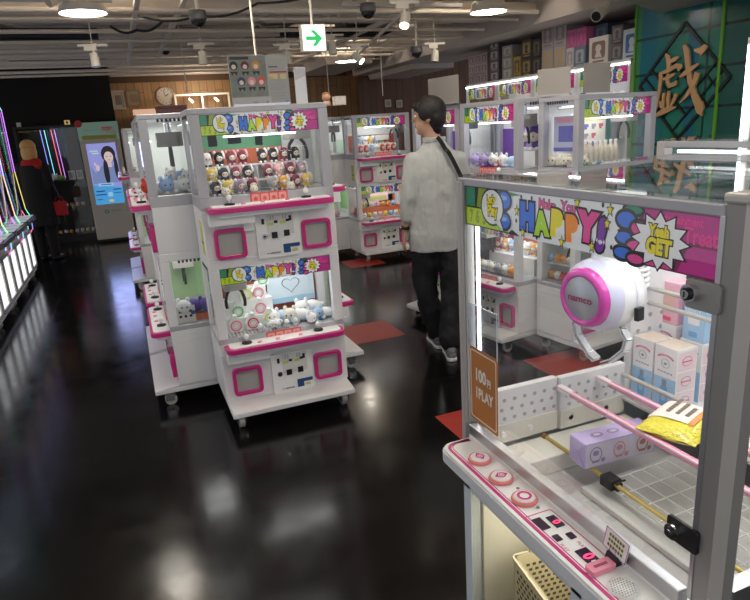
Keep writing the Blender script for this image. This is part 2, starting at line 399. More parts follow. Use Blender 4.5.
for (a0, c0, a1, c1) in ((.0, .42, 1, .42), (.72, 0, .72, .42), (.86, 0, .86, 1), (.42, .42, .42, 1), (.0, .72, .42, .72), (.42, .72, .86, .72), (.22, .42, .22, .72), (.72, .2, 1, .2), (.62, .42, .62, 1), (.0, .86, .62, .86)):
    bar(b, dia(a0, c0), dia(a1, c1), .016, LAT, EM)
b.build('lattice', em, world=True)
GOLD = mat('gold_leaf', (.62, .38, .19), .4, .15, var=.1, scale=9)
b = MB()
ZO = [0.]
def stroke(pts, wds):
    # tapered brush stroke in emblem units
    P = [Vector(p) for p in pts]; k = [max(1e-4, w_/2) for w_ in wds]
    for i in range(len(P)-1):
        ZO[0] += .00013; t = (P[i+1]-P[i]).normalized(); n = Vector((-t.y, t.x))
        b.prism([tuple(P[i]+n*k[i]), tuple(P[i+1]+n*k[i+1]), tuple(P[i+1]-n*k[i+1]), tuple(P[i]-n*k[i])], .013, .025+ZO[0], GOLD, EM)
    for q_, r_ in list(zip(P, k))[1:-1]:
        ZO[0] += .00013; b.prism(ell(q_.x, q_.y, r_, r_, 14), .013, .025+ZO[0], GOLD, EM)
def st(pts, wds): stroke([((x-250)/103*.272, (308-y)/103*.213) for x, y in pts], [w_/103*.262 for w_ in wds])
# coordinates follow the painted character, in crop pixels about (250, 308)
st([(184, 188), (196, 205), (200, 235), (198, 258)], (8, 20, 16, 12))
st([(200, 222), (222, 214), (240, 208)], (10, 16, 6))
st([(168, 262), (200, 256), (230, 240), (247, 246), (240, 262)], (8, 15, 14, 18, 6))
st([(168, 258), (170, 290), (166, 340), (158, 400), (150, 425)], (14, 15, 13, 10, 4))
st([(180, 288), (205, 282), (228, 272)], (8, 13, 8))
st([(200, 268), (199, 300), (208, 318), (232, 312), (236, 300)], (10, 13, 14, 14, 5))
st([(188, 345), (186, 375), (190, 412)], (10, 12, 10))
st([(208, 338), (206, 370), (210, 408)], (10, 14, 12))
st([(172, 378), (178, 395), (182, 408)], (6, 12, 5))
st([(240, 352), (230, 380), (220, 402)], (14, 11, 5))
st([(152, 442), (185, 424), (215, 412), (238, 408)], (8, 20, 18, 6))
st([(258, 165), (270, 190), (278, 240), (290, 300), (310, 360), (335, 415), (345, 448)], (12, 20, 19, 19, 22, 30, 4))
st([(335, 440), (346, 415), (343, 392)], (22, 12, 3))
st([(250, 288), (280, 268), (320, 245)], (8, 19, 6))
st([(318, 278), (308, 320), (285, 360), (258, 392)], (20, 17, 12, 4))
st([(300, 190), (322, 196), (338, 186), (325, 215)], (6, 18, 18, 4))
b.build('character', em, world=True)
# ------------------------------------------------------------------ marquee artwork (one printed panel), 6 x 1 units, drawn facing -Y
def pm(n, c, es=.0): return mat('print_'+n, c, .35, emis=c if es else None, es=es)
def make_marquee(W, H, name, parent, es, zc, y, x0=None):
    P = lambda n, c: pm(n+('_lit' if es else ''), c, es)
    wh, bk, li, gr, ol, bl = P('white', (.80, .80, .82)), P('black', (.01, .01, .012)), P('lime', (.50, .66, .01)), P('green', (.03, .25, .13)), P('olive', (.28, .36, .02)), P('blue', (.04, .17, .72))
    ye, og, pk, pu, mg, md = P('yellow', (.80, .68, .02)), P('orange', (.85, .27, .02)), P('pink', (.75, .06, .30)), P('purple', (.20, .03, .35)), P('magenta', (.52, .015, .25)), P('darkmagenta', (.20, .005, .08))
    yg = P('yellowgreen', (.42, .70, .03)); lb = P('lightblue', (.25, .45, .85))
    sx, sz = W/6, H
    M = XZ @ Matrix.Diagonal((sx, sz, 1, 1)).to_4x4()
    T = MB(Matrix.Translation((x0 if x0 is not None else -W/2, y, zc-H/2)))
    e = .00035
    R = lambda x0, x1, y0, y1: [(x0, y0), (x1, y0), (x1, y1), (x0, y1)]
    T.prism(R(0, 6, 0, 1), -.002, 0, wh, M)
    # left blocks
    T.flat(R(0, 1.5, 0, 1), e, bk, M); T.flat(R(.03, .36, .50, .97), 2*e, gr, M); T.flat([(.42, .50), (.75, .50), (.80, .97), (.50, .97)], 2*e, ol, M)
    T.flat(R(.03, 1.25, .03, .46), 2*e, li, M); T.flat(R(.8, 1.45, .5, .97), 2*e, gr, M)
    for k, (x, t) in enumerate(((.22, '7'), (.45, '6'), (.70, '5'))): T.text(t, x, .24, .42, ol, 3*e, .05, M, 0, .6)
    T.flat([(1.02, .03), (1.5, .03), (1.4, .45), (1.15, .38)], 3*e, yg, M)
    # blue blots
    for (x, y_, rx, ry) in ((1.40, .76, .20, .19), (1.40, .28, .18, .17)):
        T.flat(ell(x, y_, rx+.05, ry+.07), 6.5*e, bk, M); T.flat(ell(x, y_, rx, ry), 6.8*e, bl, M); T.flat(ell(x-.02, y_+ry*.3, rx*.6, ry*.3), 6.9*e, lb, M)
    T.flat([(1.56, .97), (1.95, .93), (1.6, .88)], 6.5*e, gr, M); T.flat([(1.5, .0), (1.9, .0), (1.65, .12)], 6.5*e, bk, M)
    # white cloud behind the word
    T.flat([(1.46, .5), (1.74, .60), (1.72, 1), (4.3, 1), (4.22, .72), (4.5, .5), (4.2, .32), (4.3, 0), (1.72, 0), (1.70, .4)], 6*e, wh, M)
    # speech bubble
    T.flat(ell(1.0, .56, .40, .46), 7*e, bk, M); T.flat(ell(1.0, .56, .36, .41), 8*e, wh, M)
    T.flat([(1.05, .2), (1.42, -.0), (1.3, .3)], 7*e, bk, M); T.flat([(1.08, .22), (1.38, .03), (1.26, .3)], 8*e, wh, M)
    for s_, x, y_, h in (("Let's", .97, .73, .27), ('Play', 1.02, .47, .36)):
        T.text(s_, x, y_, h, bk, 9*e, .11, M, .06, .58); T.text(s_, x, y_, h, ye, 10*e, .045, M, .06, .58)
    # make you
    for s_, x, y_ in (('Make', 2.65, .80), ('You', 3.18, .81)):
        T.text(s_, x, y_, .28, bk, 7*e, .08, M, -.05, .75); T.text(s_, x, y_, .28, pk, 8*e, .035, M, -.05, .75)
    # HAPPY!
    for ch, x, y_, h, c, r in (('H', 2.12, .46, .72, bl, .0), ('A', 2.52, .37, .62, yg, .05), ('P', 2.90, .43, .66, ye, -.05), ('P', 3.27, .38, .64, og, .04), ('Y', 3.63, .47, .70, pk, -.06), ('!', 3.93, .36, .74, pu, -.12)):
        T.text(ch, x, y_, h, bk, 9*e, .165, M, r, .72)
        T.text(ch, x, y_, h, c, 10*e, .098, M, r, .72)
    # right blots and blocks
    T.flat(R(4.62, 6, 0, 1), 4*e, md, M)
    T.flat(R(4.7, 5.97, .53, .97), 5*e, mg, M); T.flat([(5.3, .03), (5.97, .03), (5.97, .47), (5.45, .47)], 5*e, mg, M); T.flat([(4.7, .03), (5.2, .03), (5.35, .47), (4.7, .47)], 5*e, pk, M)
    for s_, x, y_, h in (('entertainment', 5.3, .86, .2), ('Treat', 5.62, .63, .36)): T.text(s_, x, y_, h, pk, 8.6*e, .03, M, 0, .6)
    for k_, (x, y_, rx, ry, c) in enumerate(((4.52, .93, .16, .07, gr), (4.40, .74, .17, .14, bl), (4.66, .62, .16, .12, pk), (4.38, .42, .15, .10, bl), (4.62, .30, .18, .10, pk), (4.36, .14, .16, .10, bl), (4.6, .08, .14, .08, pk))):
        T.flat(ell(x, y_, rx+.05, ry+.065), (6+.3*k_)*e, bk, M); T.flat(ell(x, y_, rx, ry), (6.15+.3*k_)*e, c, M)
    T.flat([(4.0, 1), (4.2, 1), (4.16, .80), (4.26, .5), (4.14, .3), (4.2, 0), (4.0, 0)], 8.4*e, wh, M)
    T.flat(star(5.0, .47, .52, .36, 12, 0, 1.02), 9*e, bk, M); T.flat(star(5.0, .47, .47, .33, 12, 0, 1.02), 10*e, wh, M)
    for s_, x, y_, h in (('Yeah', 5.0, .63, .26), ('GET', 5.0, .36, .36)):
        T.text(s_, x, y_, h, bk, 11*e, .13, M, -.03, .62); T.text(s_, x, y_, h, ye, 12*e, .06, M, -.03, .62)
    # little stars and dots
    for (x, y_) in ((1.82, .58), (2.0, .12), (3.4, .93), (4.05, .62), (3.05, .09), (3.75, .14), (4.1, .88)):
        T.flat(star(x, y_, .085, .035, 5, PI/2, 1.9), 11*e, bk, M); T.flat(star(x, y_, .055, .024, 5, PI/2, 1.9), 12*e, ye, M)
    for (x, y_) in ((1.95, .9), (2.25, .9), (3.95, .95), (1.8, .35), (4.15, .2), (2.4, .07)): T.flat(ell(x, y_, .025, .05, 8), 11*e, bk, M)
    return T.build(name, parent)

# ------------------------------------------------------------------ two-deck crane cabinet (local: front towards -Y, base front edge at y = 0)
YEL = mat('yellow_print', (.62, .66, .10), .4); GREENY = mat('lime_label', (.55, .62, .15), .4); NAVY = mat('navy_label', (.02, .07, .22), .4)
STK = mat('red_sticker', (.72, .10, .10), .4); STK2 = mat('pale_red_sticker', (.80, .38, .36), .4)
INNER = mat('inner_white', (.84, .85, .84), .5)
DARKG = mat('dark_grey_unit', (.20, .19, .18), .45)
BDG = mat('green_backdrop', (.10, .33, .17), .5); BDO = mat('orange_backdrop', (.62, .16, .07), .5)
BAKE = 0
def deck_light(parent, z, power=2.2):
    o = light('deck_light', 'AREA', (0, .30, z), power, (1, .985, .95), .5, .2); o.parent = parent; return o
def double_decker(label, loc, rz, backs, group='double deck crane game cabinets', lights=(1.0, .95), plain=False):
    t = thing('crane_game_cabinet', label, 'crane game', loc, rz, group)
    HW = .3575
    b = MB(); b.box(-.35, .35, .0, .53, .088, .118, WHITE); b.prism([(.0, .118), (.13, .132), (.5, .132), (.53, .118)], -.35, .35, WHITE, Matrix(((0, 0, 1, 0), (1, 0, 0, 0), (0, 1, 0, 0), (0, 0, 0, 1))))
    b.build('base', t, .006)
    for sx in (-.30, .30):
        for y in (.07, .46):
            b = MB(); b.cyl((sx-.014, y+.015, .036), (sx+.014, y+.015, .036), .036, GREYL, n=16); b.cyl((sx-.016, y+.015, .036), (sx+.016, y+.015, .036), .012, BLACK)
            b.box(sx-.024, sx-.018, y-.015, y+.035, .03, .088, CHROME); b.box(sx+.018, sx+.024, y-.015, y+.035, .03, .088, CHROME); b.box(sx-.024, sx+.024, y-.03, y+.04, .076, .088, CHROME)
            b.build('caster', t)
    # cabinet shell
    b = MB(); Y0, Y1 = .14, .52
    b.box(-HW, HW, Y0+.004, Y1, .13, .40, WHITE)                       # lower body
    b.box(-HW, HW, Y0, Y1, .40, .435, WHITE); b.box(-HW, HW, Y0, Y1, .435, .470, WHITE)
    b.box(-HW, HW, Y0, Y1, .470, .500, FRAME)
    b.box(-HW, HW, Y0, Y1, .888, .935, WHITE); b.box(-HW, HW, Y0+.004, Y1, .935, 1.20, WHITE); b.box(-HW, HW, Y0, Y1, 1.20, 1.262, FRAME)
    b.box(-HW, HW, Y0, Y1, 1.672, 1.70, FRAME)
    for z0, z1 in ((.50, .888), (1.262, 1.672)):
        m = WHITE if z0 < 1 else FRAME
        for sx in (-1, 1):
            xa, xb = sorted((sx*.305, sx*HW)); b.box(xa, xb, Y0, Y0+.05, z0, z1, m); b.box(xa, xb, Y1-.05, Y1, z0, z1, m)
        b.box(-.31, .31, Y1-.012, Y1-.004, z0, z1, INNER)
    b.build('cabinet', t, .003, 1)
    for i, (z0, z1) in enumerate(((.50, .888), (1.262, 1.672))):
        bb = MB()
        for (x0, x1, za, zb, m) in backs[i]:
            bb.box(-.305+.61*x0, -.305+.61*x1, Y1-.02, Y1-.012-.001, z0+(z1-z0)*za, z0+(z1-z0)*zb, m)
        if bb.V: bb.build('backdrop', t)
        MB().box(-.305, .305, Y0+.006, Y0+.010, z0, z1, GLASS).build('front_glass', t)
        for sx in (-1, 1):
            MB().box(sx*.345-.002, sx*.345+.002, Y0+.05, Y1-.05, z0, z1, GLASS).build('side_glass', t)
        mh = .102 if i else .088
        make_marquee_copy(t, .61, mh, z1-.004-mh/2, Y0+.013)
        if i: MB().cyl((-.19, Y0+.06, z1-.115), (.19, Y0+.06, z1-.115), .0042, TUBE).build('light_tube', t)
        deck_light(t, z1-.02, lights[i])
        # crane carriage with black claw rings
        cx, cy = (.22, .30) if i else (-.22, .30)
        cr = MB(); cr.box(cx-.06, cx+.06, cy-.07, cy+.07, z1-.15, z1-.07, mat('crane_grey', (.33, .31, .29), .5)); cr.cyl((cx, cy, z1-.07), (cx, cy, z1-.005), .02, CHROME)
        cr.box(-.30, .30, cy+.085, cy+.10, z1-.05, z1-.03, CHROME)
        co = cr.build('crane', t, .004)
        for sx in (-1, 1):
            P = [(cx+sx*.02, cy, z1-.15)]+[(cx+sx*(.035+.018*math.sin(a)), cy, z1-.16-.10*a/2.2) for a in (.3, .8, 1.3, 1.8, 2.2)]
            MB().path(P, .009, BLACK).build('claw', co)
    # consoles
    for z in (1.18, .432):
        b = MB(); b.prism(rr(.664, .15, .04, 4, 0, .105), z+.006, z+.034, MAG, Matrix()); b.prism(rr(.625, .118, .028, 4, 0, .103), z+.034, z+.041, WHITE2, Matrix()); b.prism(rr(.655, .14, .038, 4, 0, .108), z+.0, z+.012, WHITE, Matrix())
        b.prism(rr(.60, .12, .035, 4, 0, .118), z-.02, z, WHITE, Matrix()); b.box(-.33, -.10, .075, .15, z-.06, z, WHITE)
        for x in (-.15, -.05, .08): b.cyl((x, .075, z+.041), (x, .075, z+.047), .012, PINK)
        c = b.build('control_console', t, .003)
        for x in (-.215, .19):
            j = MB(); j.lathe([(0, 0), (.028, 0), (.026, .008), (0, .012)], BLACK, Matrix.Translation((x, .10, z+.041))); j.cyl((x, .10, z+.045), (x, .10, z+.07), .005, CHROME); j.sph((x, .10, z+.078), .015, WHITE2); j.build('joystick', c)
    # prize doors
    for z in (1.018, .245):
        for x in (-.230, .238):
            d = MB(); d.ring(rr(.162, .158, .022, 4, x, z), rr(.126, .122, .012, 4, x, z), -.146, -.118, MAG); o = d.build('prize_door', t, .002)
            MB().prism(rr(.128, .124, .012, 4, x, z), -.143, -.140, mat('smoked_pane', (.42, .43, .41), .25)).build('pane', o)
    # coin panels
    for zt in (1.152, .365):
        b = MB(); x0, W_, z0, H_ = -.093, .238, zt-.235, .235
        U = lambda u, v: (x0+u*W_, z0+v*H_)
        def q(u0, u1, v0, v1, m, w=.0):
            a, c = U(u0, v0), U(u1, v1); b.prism([(a[0], a[1]), (c[0], a[1]), (c[0], c[1]), (a[0], c[1])], -.124+w, -.121+w, m)
        b.prism(rr(W_, H_, .012, 3, x0+W_/2, z0+H_/2), -.15, -.124, WHITE2)
        q(.26, .86, .50, .98, mat('panel_grey', (.70, .70, .70), .4), .001)
        q(.34, .47, .44, .58, BLACK, .003); q(.62, .75, .46, .60, BLACK, .003); q(.28, .40, .74, .81, GREENY, .003); q(.56, .68, .75, .82, GREENY, .003)
        q(.14, .20, .78, .90, BLACK, .002); q(.76, .82, .80, .92, BLACK, .002); q(.42, .50, .78, .84, BLACK, .003); q(.69, .76, .79, .85, BLACK, .003)
        for u in (.34, .40, .62, .68): q(u, u+.015, .86, .96, GREYM, .003)
        q(.58, .96, .20, .28, NAVY, .002); q(.58, .74, .08, .20, NAVY, .002); q(.78, .90, .10, .15, GREENY, .002); q(.28, .50, .09, .12, GREYM, .002); q(.20, .26, .10, .115, GREYM, .002)
        a = U(.77, .24); b.text('000-', a[0], a[1], .014, WHITE2, -.1185, .02) if False else None
        a = U(.18, .5); b.cyl((a[0], .126, a[1]), (a[0], .118, a[1]), .014, CHROME, n=16); b.cyl((a[0], .119, a[1]), (a[0], .116, a[1]), .006, BLACK)
        b.box(-.155, -.10, .115, .15, zt-.075, zt-.025, WHITE2) if zt > 1 else None
        b.build('coin_panel', t)
    for z in (1.236, .470):
        b = MB(); b.prism(rr(.20, .062, .004, 2, .0, z), -.139, -.1365, STK)
        for k in range(4): b.prism(rr(.040, .046, .004, 2, -.072+.048*k, z), -.1365, -.1355, STK2)
        for k in range(4): b.prism(star(-.072+.048*k, z, .015, .008, 6), -.1355, -.135, STK)
        b.build('instruction_sticker', t)
    # narrow yellow notice on the left flank, vent slots
    b = MB(); b.box(-HW-.001, -HW, Y0+.05, Y0+.15, .96, 1.14, YEL); b.box(-HW-.0015, -HW-.001, Y0+.065, Y0+.135, 1.02, 1.03, BLACK); b.box(-HW-.0015, -HW-.001, Y0+.065, Y0+.135, 1.06, 1.10, GREENY); b.build('side_notice', t)
    for sx, z in ((-1, 1.668), (-1, .884), (1, 1.668), (1, .884)):
        b = MB()
        for z in (z,):
            for k in range(9): b.box(sx*HW-.0015, sx*HW+.0015, .24+k*.022, .252+k*.022, z-.012, z+.004, BLACK)
        b.build('vent_slots', t)
    return t
_MARQ = []
def make_marquee_copy(t, W, H, zc, y):
    if not _MARQ:
        o = make_marquee(.61, .1, 'marquee', t, .14, 0, 0); _MARQ.append(o)
    else:
        o = _MARQ[0].copy(); COL.objects.link(o); o.parent = t
    o.location = (0, y, zc); o.scale = (W/.61, 1, H/.1)
    return o

G = 'double deck crane game cabinets'
cabC = double_decker('middle white and magenta double deck crane game, dark plush above and ring tag prizes below', (.692, 3.12, 0), 0,
    (((0, 1, .0, .55, mat('brick_red', (.42, .11, .06), .6)), (.05, .45, .0, .36, BDO)), ((0, .8, .55, .75, BDG), (0, .8, 0, .55, BDO), (.12, .2, .6, .75, BDO), (.3, .42, .62, .75, BDO), (.55, .62, .58, .75, BDO))))
cabL = double_decker('double deck crane game turned left, its side window showing pale plush, behind the middle one', (-.03, 4.03, 0), -PI/2,
    (((0, .7, .1, 1, mat('leaf_backdrop', (.25, .50, .18), .5)),), ((0, 1, 0, .4, mat('pale_green_backdrop', (.6, .75, .6), .5)),)))
def machine_copy(src, label, loc, rz):
    c = copy_tree(src); c.location = loc; c.rotation_euler = (0, 0, rz); c['label'] = label; return c
def setback(c, i, m):
    pass
b = MB(); b.box(-.336, -.332, .19, .50, .50, .888, mat('leaf_partition', (.45, .62, .36), .5)); b.box(-.336, -.332, .19, .50, 1.262, 1.672, mat('pale_partition', (.78, .82, .76), .5)); b.build('partition', cabL)
cabL2 = machine_copy(cabL, 'double deck crane game turned left, second in its row, beyond the one with pale plush', (-.03, 4.79, 0), -PI/2)
cabR = machine_copy(cabL, 'double deck crane game turned right, mostly hidden behind the middle one, only console showing', (1.31, 4.03, 0), PI/2)
cabFM = double_decker('far double deck crane game at the aisle end, red toys above, pastel balls below', (2.87, 6.76, 0), 0,
    (((0, .9, .3, .6, INNER), (.6, .95, .35, .6, BDO)), ((0, 1, 0, .5, mat('red_backdrop', (.5, .10, .05), .5)), (.2, .6, .45, .75, INNER))))
cabFL = machine_copy(cabL, 'double deck crane game turned left, beside the far aisle-end cabinet, with a green notice inside', (2.15, 7.67, 0), -PI/2)
cabLL = machine_copy(cabL, 'double deck crane game turned left in the far left row, near the lit advertising screen', (-.09, 7.38, 0), -PI/2)
cabLL2 = machine_copy(cabL, 'double deck crane game turned left, last of the far left row beside the advertising screen', (-.09, 8.14, 0), -PI/2)
cabB = double_decker('double deck crane game before the teal wall, a white price poster in its window', (2.918, 3.012, 0), .148,
    (((0, 1, 0, 1, INNER),), ((.78, 1, 0, 1, mat('teal_backdrop', (.04, .25, .22), .4)), (0, .78, 0, .8, INNER))))
cabA = double_decker('double deck crane game turned left behind the walking man, purple plush in its upper window', (2.154, 3.660, 0), -PI/2+.148,
    (((0, 1, .2, .9, mat('red_toy_backdrop', (.55, .14, .08), .5)),), ((0, .35, 0, .6, mat('violet_backdrop', (.16, .06, .35), .5)), (.3, 1, .3, .6, INNER))))
cabA2 = machine_copy(cabA, "double deck crane game turned left, past the walking man's head", (2.064, 4.256, 0), -PI/2+.148)
for c_ in (cabA, cabA2): c_.scale = (.82, 1, .985)
cabB.scale = (1, .87, .98)
# ------------------------------------------------------------------ big glass-topped crane game on the right (world coordinates, front faces -X)
XF, YL, YR = .706, 1.262, .525
F = thing('crane_game_machine', 'large glass-topped crane game nearest on the right with a white and pink round crane unit', 'crane game', (XF, .885, 0), -PI/2)
ZT = 1.438
XB = 1.392
COOL = mat('cool_white_panel', (.62, .68, .74), .4, var=.03); BEI = mat('cream_panel', (.80, .78, .70), .5); INP = mat('play_floor_grey', (.46, .45, .44), .45, var=.05, scale=5)
PEG = mat('peg_panel', (.80, .79, .80), .45)
def FB(): return MB()
# lower body
b = FB(); b.box(.712, XB, YL-.03, YL, .08, .80, COOL); b.box(.712, XB, YR, YR+.03, .08, .80, COOL); b.box(XB-.03, XB, YR, YL, .08, .80, COOL); b.box(.712, XB, YR, YL, .08, .16, COOL)
b.box(.700, .730, YL-.034, YL, .08, .765, COOL); b.box(.700, .730, YR, YL, .64, .765, COOL); b.box(.700, .730, YR, YL, .08, .16, COOL); b.box(.700, .730, .80, .835, .16, .66, COOL); b.box(.700, .730, YR, YR+.03, .16, .66, COOL)
b.box(.733, .738, YR+.03, .81, .16, .66, COOL)
b.build('lower_body', F, .004, world=True)
b = FB(); b.box(.73, .735, .835, YL-.034, .16, .18, GREYL); b.box(1.05, 1.06, .835, YL-.03, .16, .66, BEI); b.box(.735, 1.05, .825, .835, .16, .66, BEI); b.box(.735, 1.05, YL-.04, YL-.031, .16, .66, BEI); b.box(.735, 1.05, .835, YL-.04, .16, .165, BEI); b.box(.735, 1.05, .835, YL-.04, .655, .66, BEI); b.build('prize_bay', F, world=True)
b = FB(); b.box(.704, .708, .84, YL-.036, .165, .64, glass_mat('bay_acrylic', (.90, .89, .84), 1.45, .0)); b.build('bay_pane', F, world=True)
for x in (.76, 1.34):
    for y in (YL-.06, YR+.06):
        b = FB(); b.cyl((x, y, 0), (x, y, .012), .03, BLACKR, n=16); b.cyl((x, y, .012), (x, y, .08), .012, CHROME); b.build('levelling_foot', F, world=True)
# play floor
b = FB(); b.box(.72, XB-.03, YR+.02, YL-.02, .700, .712, INP); b.box(.80, 1.16, .55, 1.19, .712, .716, INP); b.build('play_floor', F, world=True)
# front rail + left/right/back low rails
b = FB(); b.box(.700, .722, YR+.06, YL-.035, .805, .832, SILVER); b.box(.7, .708, YR+.06, YL-.035, .79, .806, WHITE2); b.box(.722, .74, YR+.06, YL-.035, .715, .805, WHITE2); b.build('front_rail', F, .002, world=True)
b = FB(); b.box(.72, XB, YL-.022, YL-.004, .715, .90-.10, WHITE2); b.box(.72, XB, YR+.0, YR+.02, .715, .80, WHITE2); b.box(XB-.02, XB, YR, YL, .715, .86, WHITE2); b.build('inner_skirting', F, .002, world=True)
# peg panel on the left: two boards
b = FB()
for (x0, x1, zt, yy) in ((.73, .948, .913, 1.202), (.952, 1.162, .912, 1.194)):
    b.box(x0, x1, yy, yy+.02, .822, zt, PEG); b.box(x0, x1, yy-.004, yy+.016, .77, .822, mat('cream_strip', (.74, .72, .64), .5))
    x = x0+.02; k = 0
    while x < x1-.01:
        for z in (.835, .86, .885): b.cyl((x+(.008 if round(z*1000) % 2 else 0), yy-.0012, z), (x+(.008 if round(z*1000) % 2 else 0), yy+.001, z), .0052, mat('peg_hole', (.42, .42, .43), .5), n=10)
        x += .030
for x in (.78, .86, .985, 1.10): b.cyl((x, 1.19, .797), (x, 1.198, .797), .007, WHITE2, n=10)
b.box(1.185, XB-.02, 1.205, 1.225, .80, 1.16, PEG)
for x in (1.21, 1.25, 1.29, 1.33):
    for z in (.99, 1.03): b.cyl((x, 1.2035, z), (x, 1.206, z), .006, MATS['peg_hole'], n=10)
b.build('peg_panel', F, .0015, world=True)
b = FB(); b.box(.73, 1.17, 1.10, 1.196, .716, .762, BEI); b.build('inner_step', F, .003, world=True)
b = FB(); b.box(1.17, XB-.02, YR+.04, 1.24, .80, .815, WHITE2); b.build('display_shelf', F, .002, world=True)
# sloping white board with wire grid
b = FB(); b.prism([(.864, .718), (1.155, .726), (1.155, .738), (.864, .730)], .55, 1.005, mat('slope_board', (.54, .54, .52), .45), Matrix(((1, 0, 0, 0), (0, 0, 1, 0), (0, 1, 0, 0), (0, 0, 0, 1)))); b.build('slope_board', F, .001, world=True)
b = FB(); WIRE = mat('white_wire', (.90, .90, .88), .4)
for k in range(8):
    y = .60+.375*k/7; b.cyl((.90, y, .746), (1.09, y, .752), .0015, WIRE, n=6)
for k in range(6):
    x = .90+.19*k/5; b.cyl((x, .60, .747+.006*k/5), (x, .975, .747+.006*k/5), .0015, WIRE, n=6)
b.build('wire_grid', F, world=True)
b = FB(); b.box(1.05, 1.15, .56, .70, .740, .750, WHITE2); b.build('side_board', F, world=True)
# posts
CH = .013
def post(x0, x1, y0, y1, cx, cy):   # chamfer at the corner given by signs
    P = []
    for (sx, sy) in ((-1, -1), (1, -1), (1, 1), (-1, 1)):
        px = x0 if sx < 0 else x1; py = y0 if sy < 0 else y1
        if (sx, sy) == (cx, cy):
            if sx*sy > 0: P += [(px, py-sy*CH), (px-sx*CH, py)]
            else: P += [(px-sx*CH, py), (px, py-sy*CH)]
        else: P.append((px, py))
    return P
Zm = Matrix()
b = FB(); b.prism(post(.706, .741, .527, .568, -1, -1), .80, ZT+.006, GREYM, Zm); b.box(.704, .7075, .566, .574, .83, ZT-.016, SILVER)
b.prism([(.7185, .5262), (.7195, .5275), (.7065, .5405), (.7052, .5395)], .80, ZT+.004, GREYL, Zm); b.build('corner_post', F, .0015, world=True)
b = FB(); b.prism([(.7035, .539), (.718, .5245), (.745, .5245), (.745, .572), (.7035, .572)], ZT+.0, ZT+.014, GREYL, Zm); b.build('post_cap', F, .004, world=True)
b = FB(); b.prism(post(.703, .728, 1.232, 1.262, -1, 1), .765, ZT-.005, GREYM, Zm); b.box(.7005, .704, 1.236, 1.244, .83, ZT-.01, GREYL); b.box(.7005, .7035, 1.246, 1.262, .765, ZT-.01, GREYL); b.build('corner_post', F, .001, world=True)
b = FB(); b.box(XB-.03, XB, 1.235, 1.262, .765, ZT-.005, GREYL); b.build('corner_post', F, .001, world=True)
b = FB(); b.box(XB-.03, XB, YR, YR+.03, .765, ZT-.005, GREYL); b.build('corner_post', F, .001, world=True)
# top frame + glass lid
b = FB()
for (x0, x1, y0, y1) in ((.7045, .722, YR+.043, YL), (XB-.02, XB, YR, YL), (.722, XB-.02, YL-.02, YL), (.741, XB-.02, YR+.004, YR+.022)):
    b.box(x0, x1, y0, y1, ZT-.018, ZT-.002, FRAME)
b.build('top_frame', F, .002, world=True)
b = FB(); b.box(.706, XB, YR+.006, YL, ZT-.001, ZT+.004, GLASS_TOP); b.build('top_glass', F, world=True)
b = FB(); b.box(.7065, .7085, .570, YL-.030, .83, ZT-.018, GLASS); b.build('front_glass', F, world=True)
b = FB(); b.box(.73, XB-.03, YL-.008, YL-.004, .80, ZT-.018, GLASS); b.build('side_glass', F, world=True)
b = FB(); b.box(.741, XB-.03, YR+.010, YR+.013, .86, ZT-.018, GLASS)
b.box(.741, XB-.03, YR, YR+.025, .80, .862, SILVER); b.build('side_glass', F, world=True)
b = FB(); b.box(XB-.012, XB-.008, YR+.03, YL-.03, .86, ZT-.018, GLASS); b.build('rear_glass', F, world=True)
# light tubes: vertical at the left post and horizontal behind the marquee
b = FB(); b.cyl((.732, 1.222, .85), (.732, 1.222, 1.335), .0045, TUBE2, n=8); b.build('light_tube', F, world=True)
b = FB(); b.cyl((XB-.03, YR+.05, ZT-.03), (XB-.03, YL-.05, ZT-.03), .004, TUBE2, n=8); b.build('light_tube', F, world=True)
b = FB(); b.cyl((.748, YR+.08, ZT-.03), (.748, YL-.05, ZT-.03), .005, TUBE2, n=8); b.build('light_tube', F, world=True)
o = make_marquee(.674, .088, 'marquee', F, .08, 1.376, 0, -.337); o.location = (-.014, .0055, 0)
# acrylic sheet and price notice on the front glass
b = FB(); b.box(.7040, .7060, 1.100, 1.228, 1.040, 1.150, ACRYL)
b.box(.7036, .7040, 1.100, 1.1025, 1.040, 1.150, mat('acrylic_edge', (.80, .86, .95), .2)); b.box(.7036, .7040, 1.100, 1.228, 1.148, 1.150, MATS['acrylic_edge']); b.build('acrylic_sheet', F, world=True)
FX = Matrix(((0, 0, -1, 0), (-1, 0, 0, 0), (0, 1, 0, 0), (0, 0, 0, 1)))    # (u,v,w): u -> -Y, v -> Z, w -> -X
TAN = mat('tan_notice', (.50, .20, .06), .4, var=.12, scale=8); CRW = mat('cream_lettering', (.85, .80, .72), .5)
pc = (-1.164, .9475)
b = FB(); Mx = Matrix.Translation((.7064, 0, 0)) @ FX
b.prism(rr(.122, .19, .004, 3, *pc), 0, .001, TAN, Mx); b.ring(rr(.112, .176, .006, 3, *pc), rr(.107, .171, .004, 3, *pc), .001, .0014, CRW, Mx)
for s_, u, v, h, sx in (('100', -.012, .028, .042, .80), ('円', .025, .022, .022, .8), ('1PLAY', .003, -.018, .037, .76)): b.text(s_, pc[0]+u, pc[1]+v, h, CRW, .0016, .04, Mx, 0, sx)
b.build('price_notice', F, world=True)
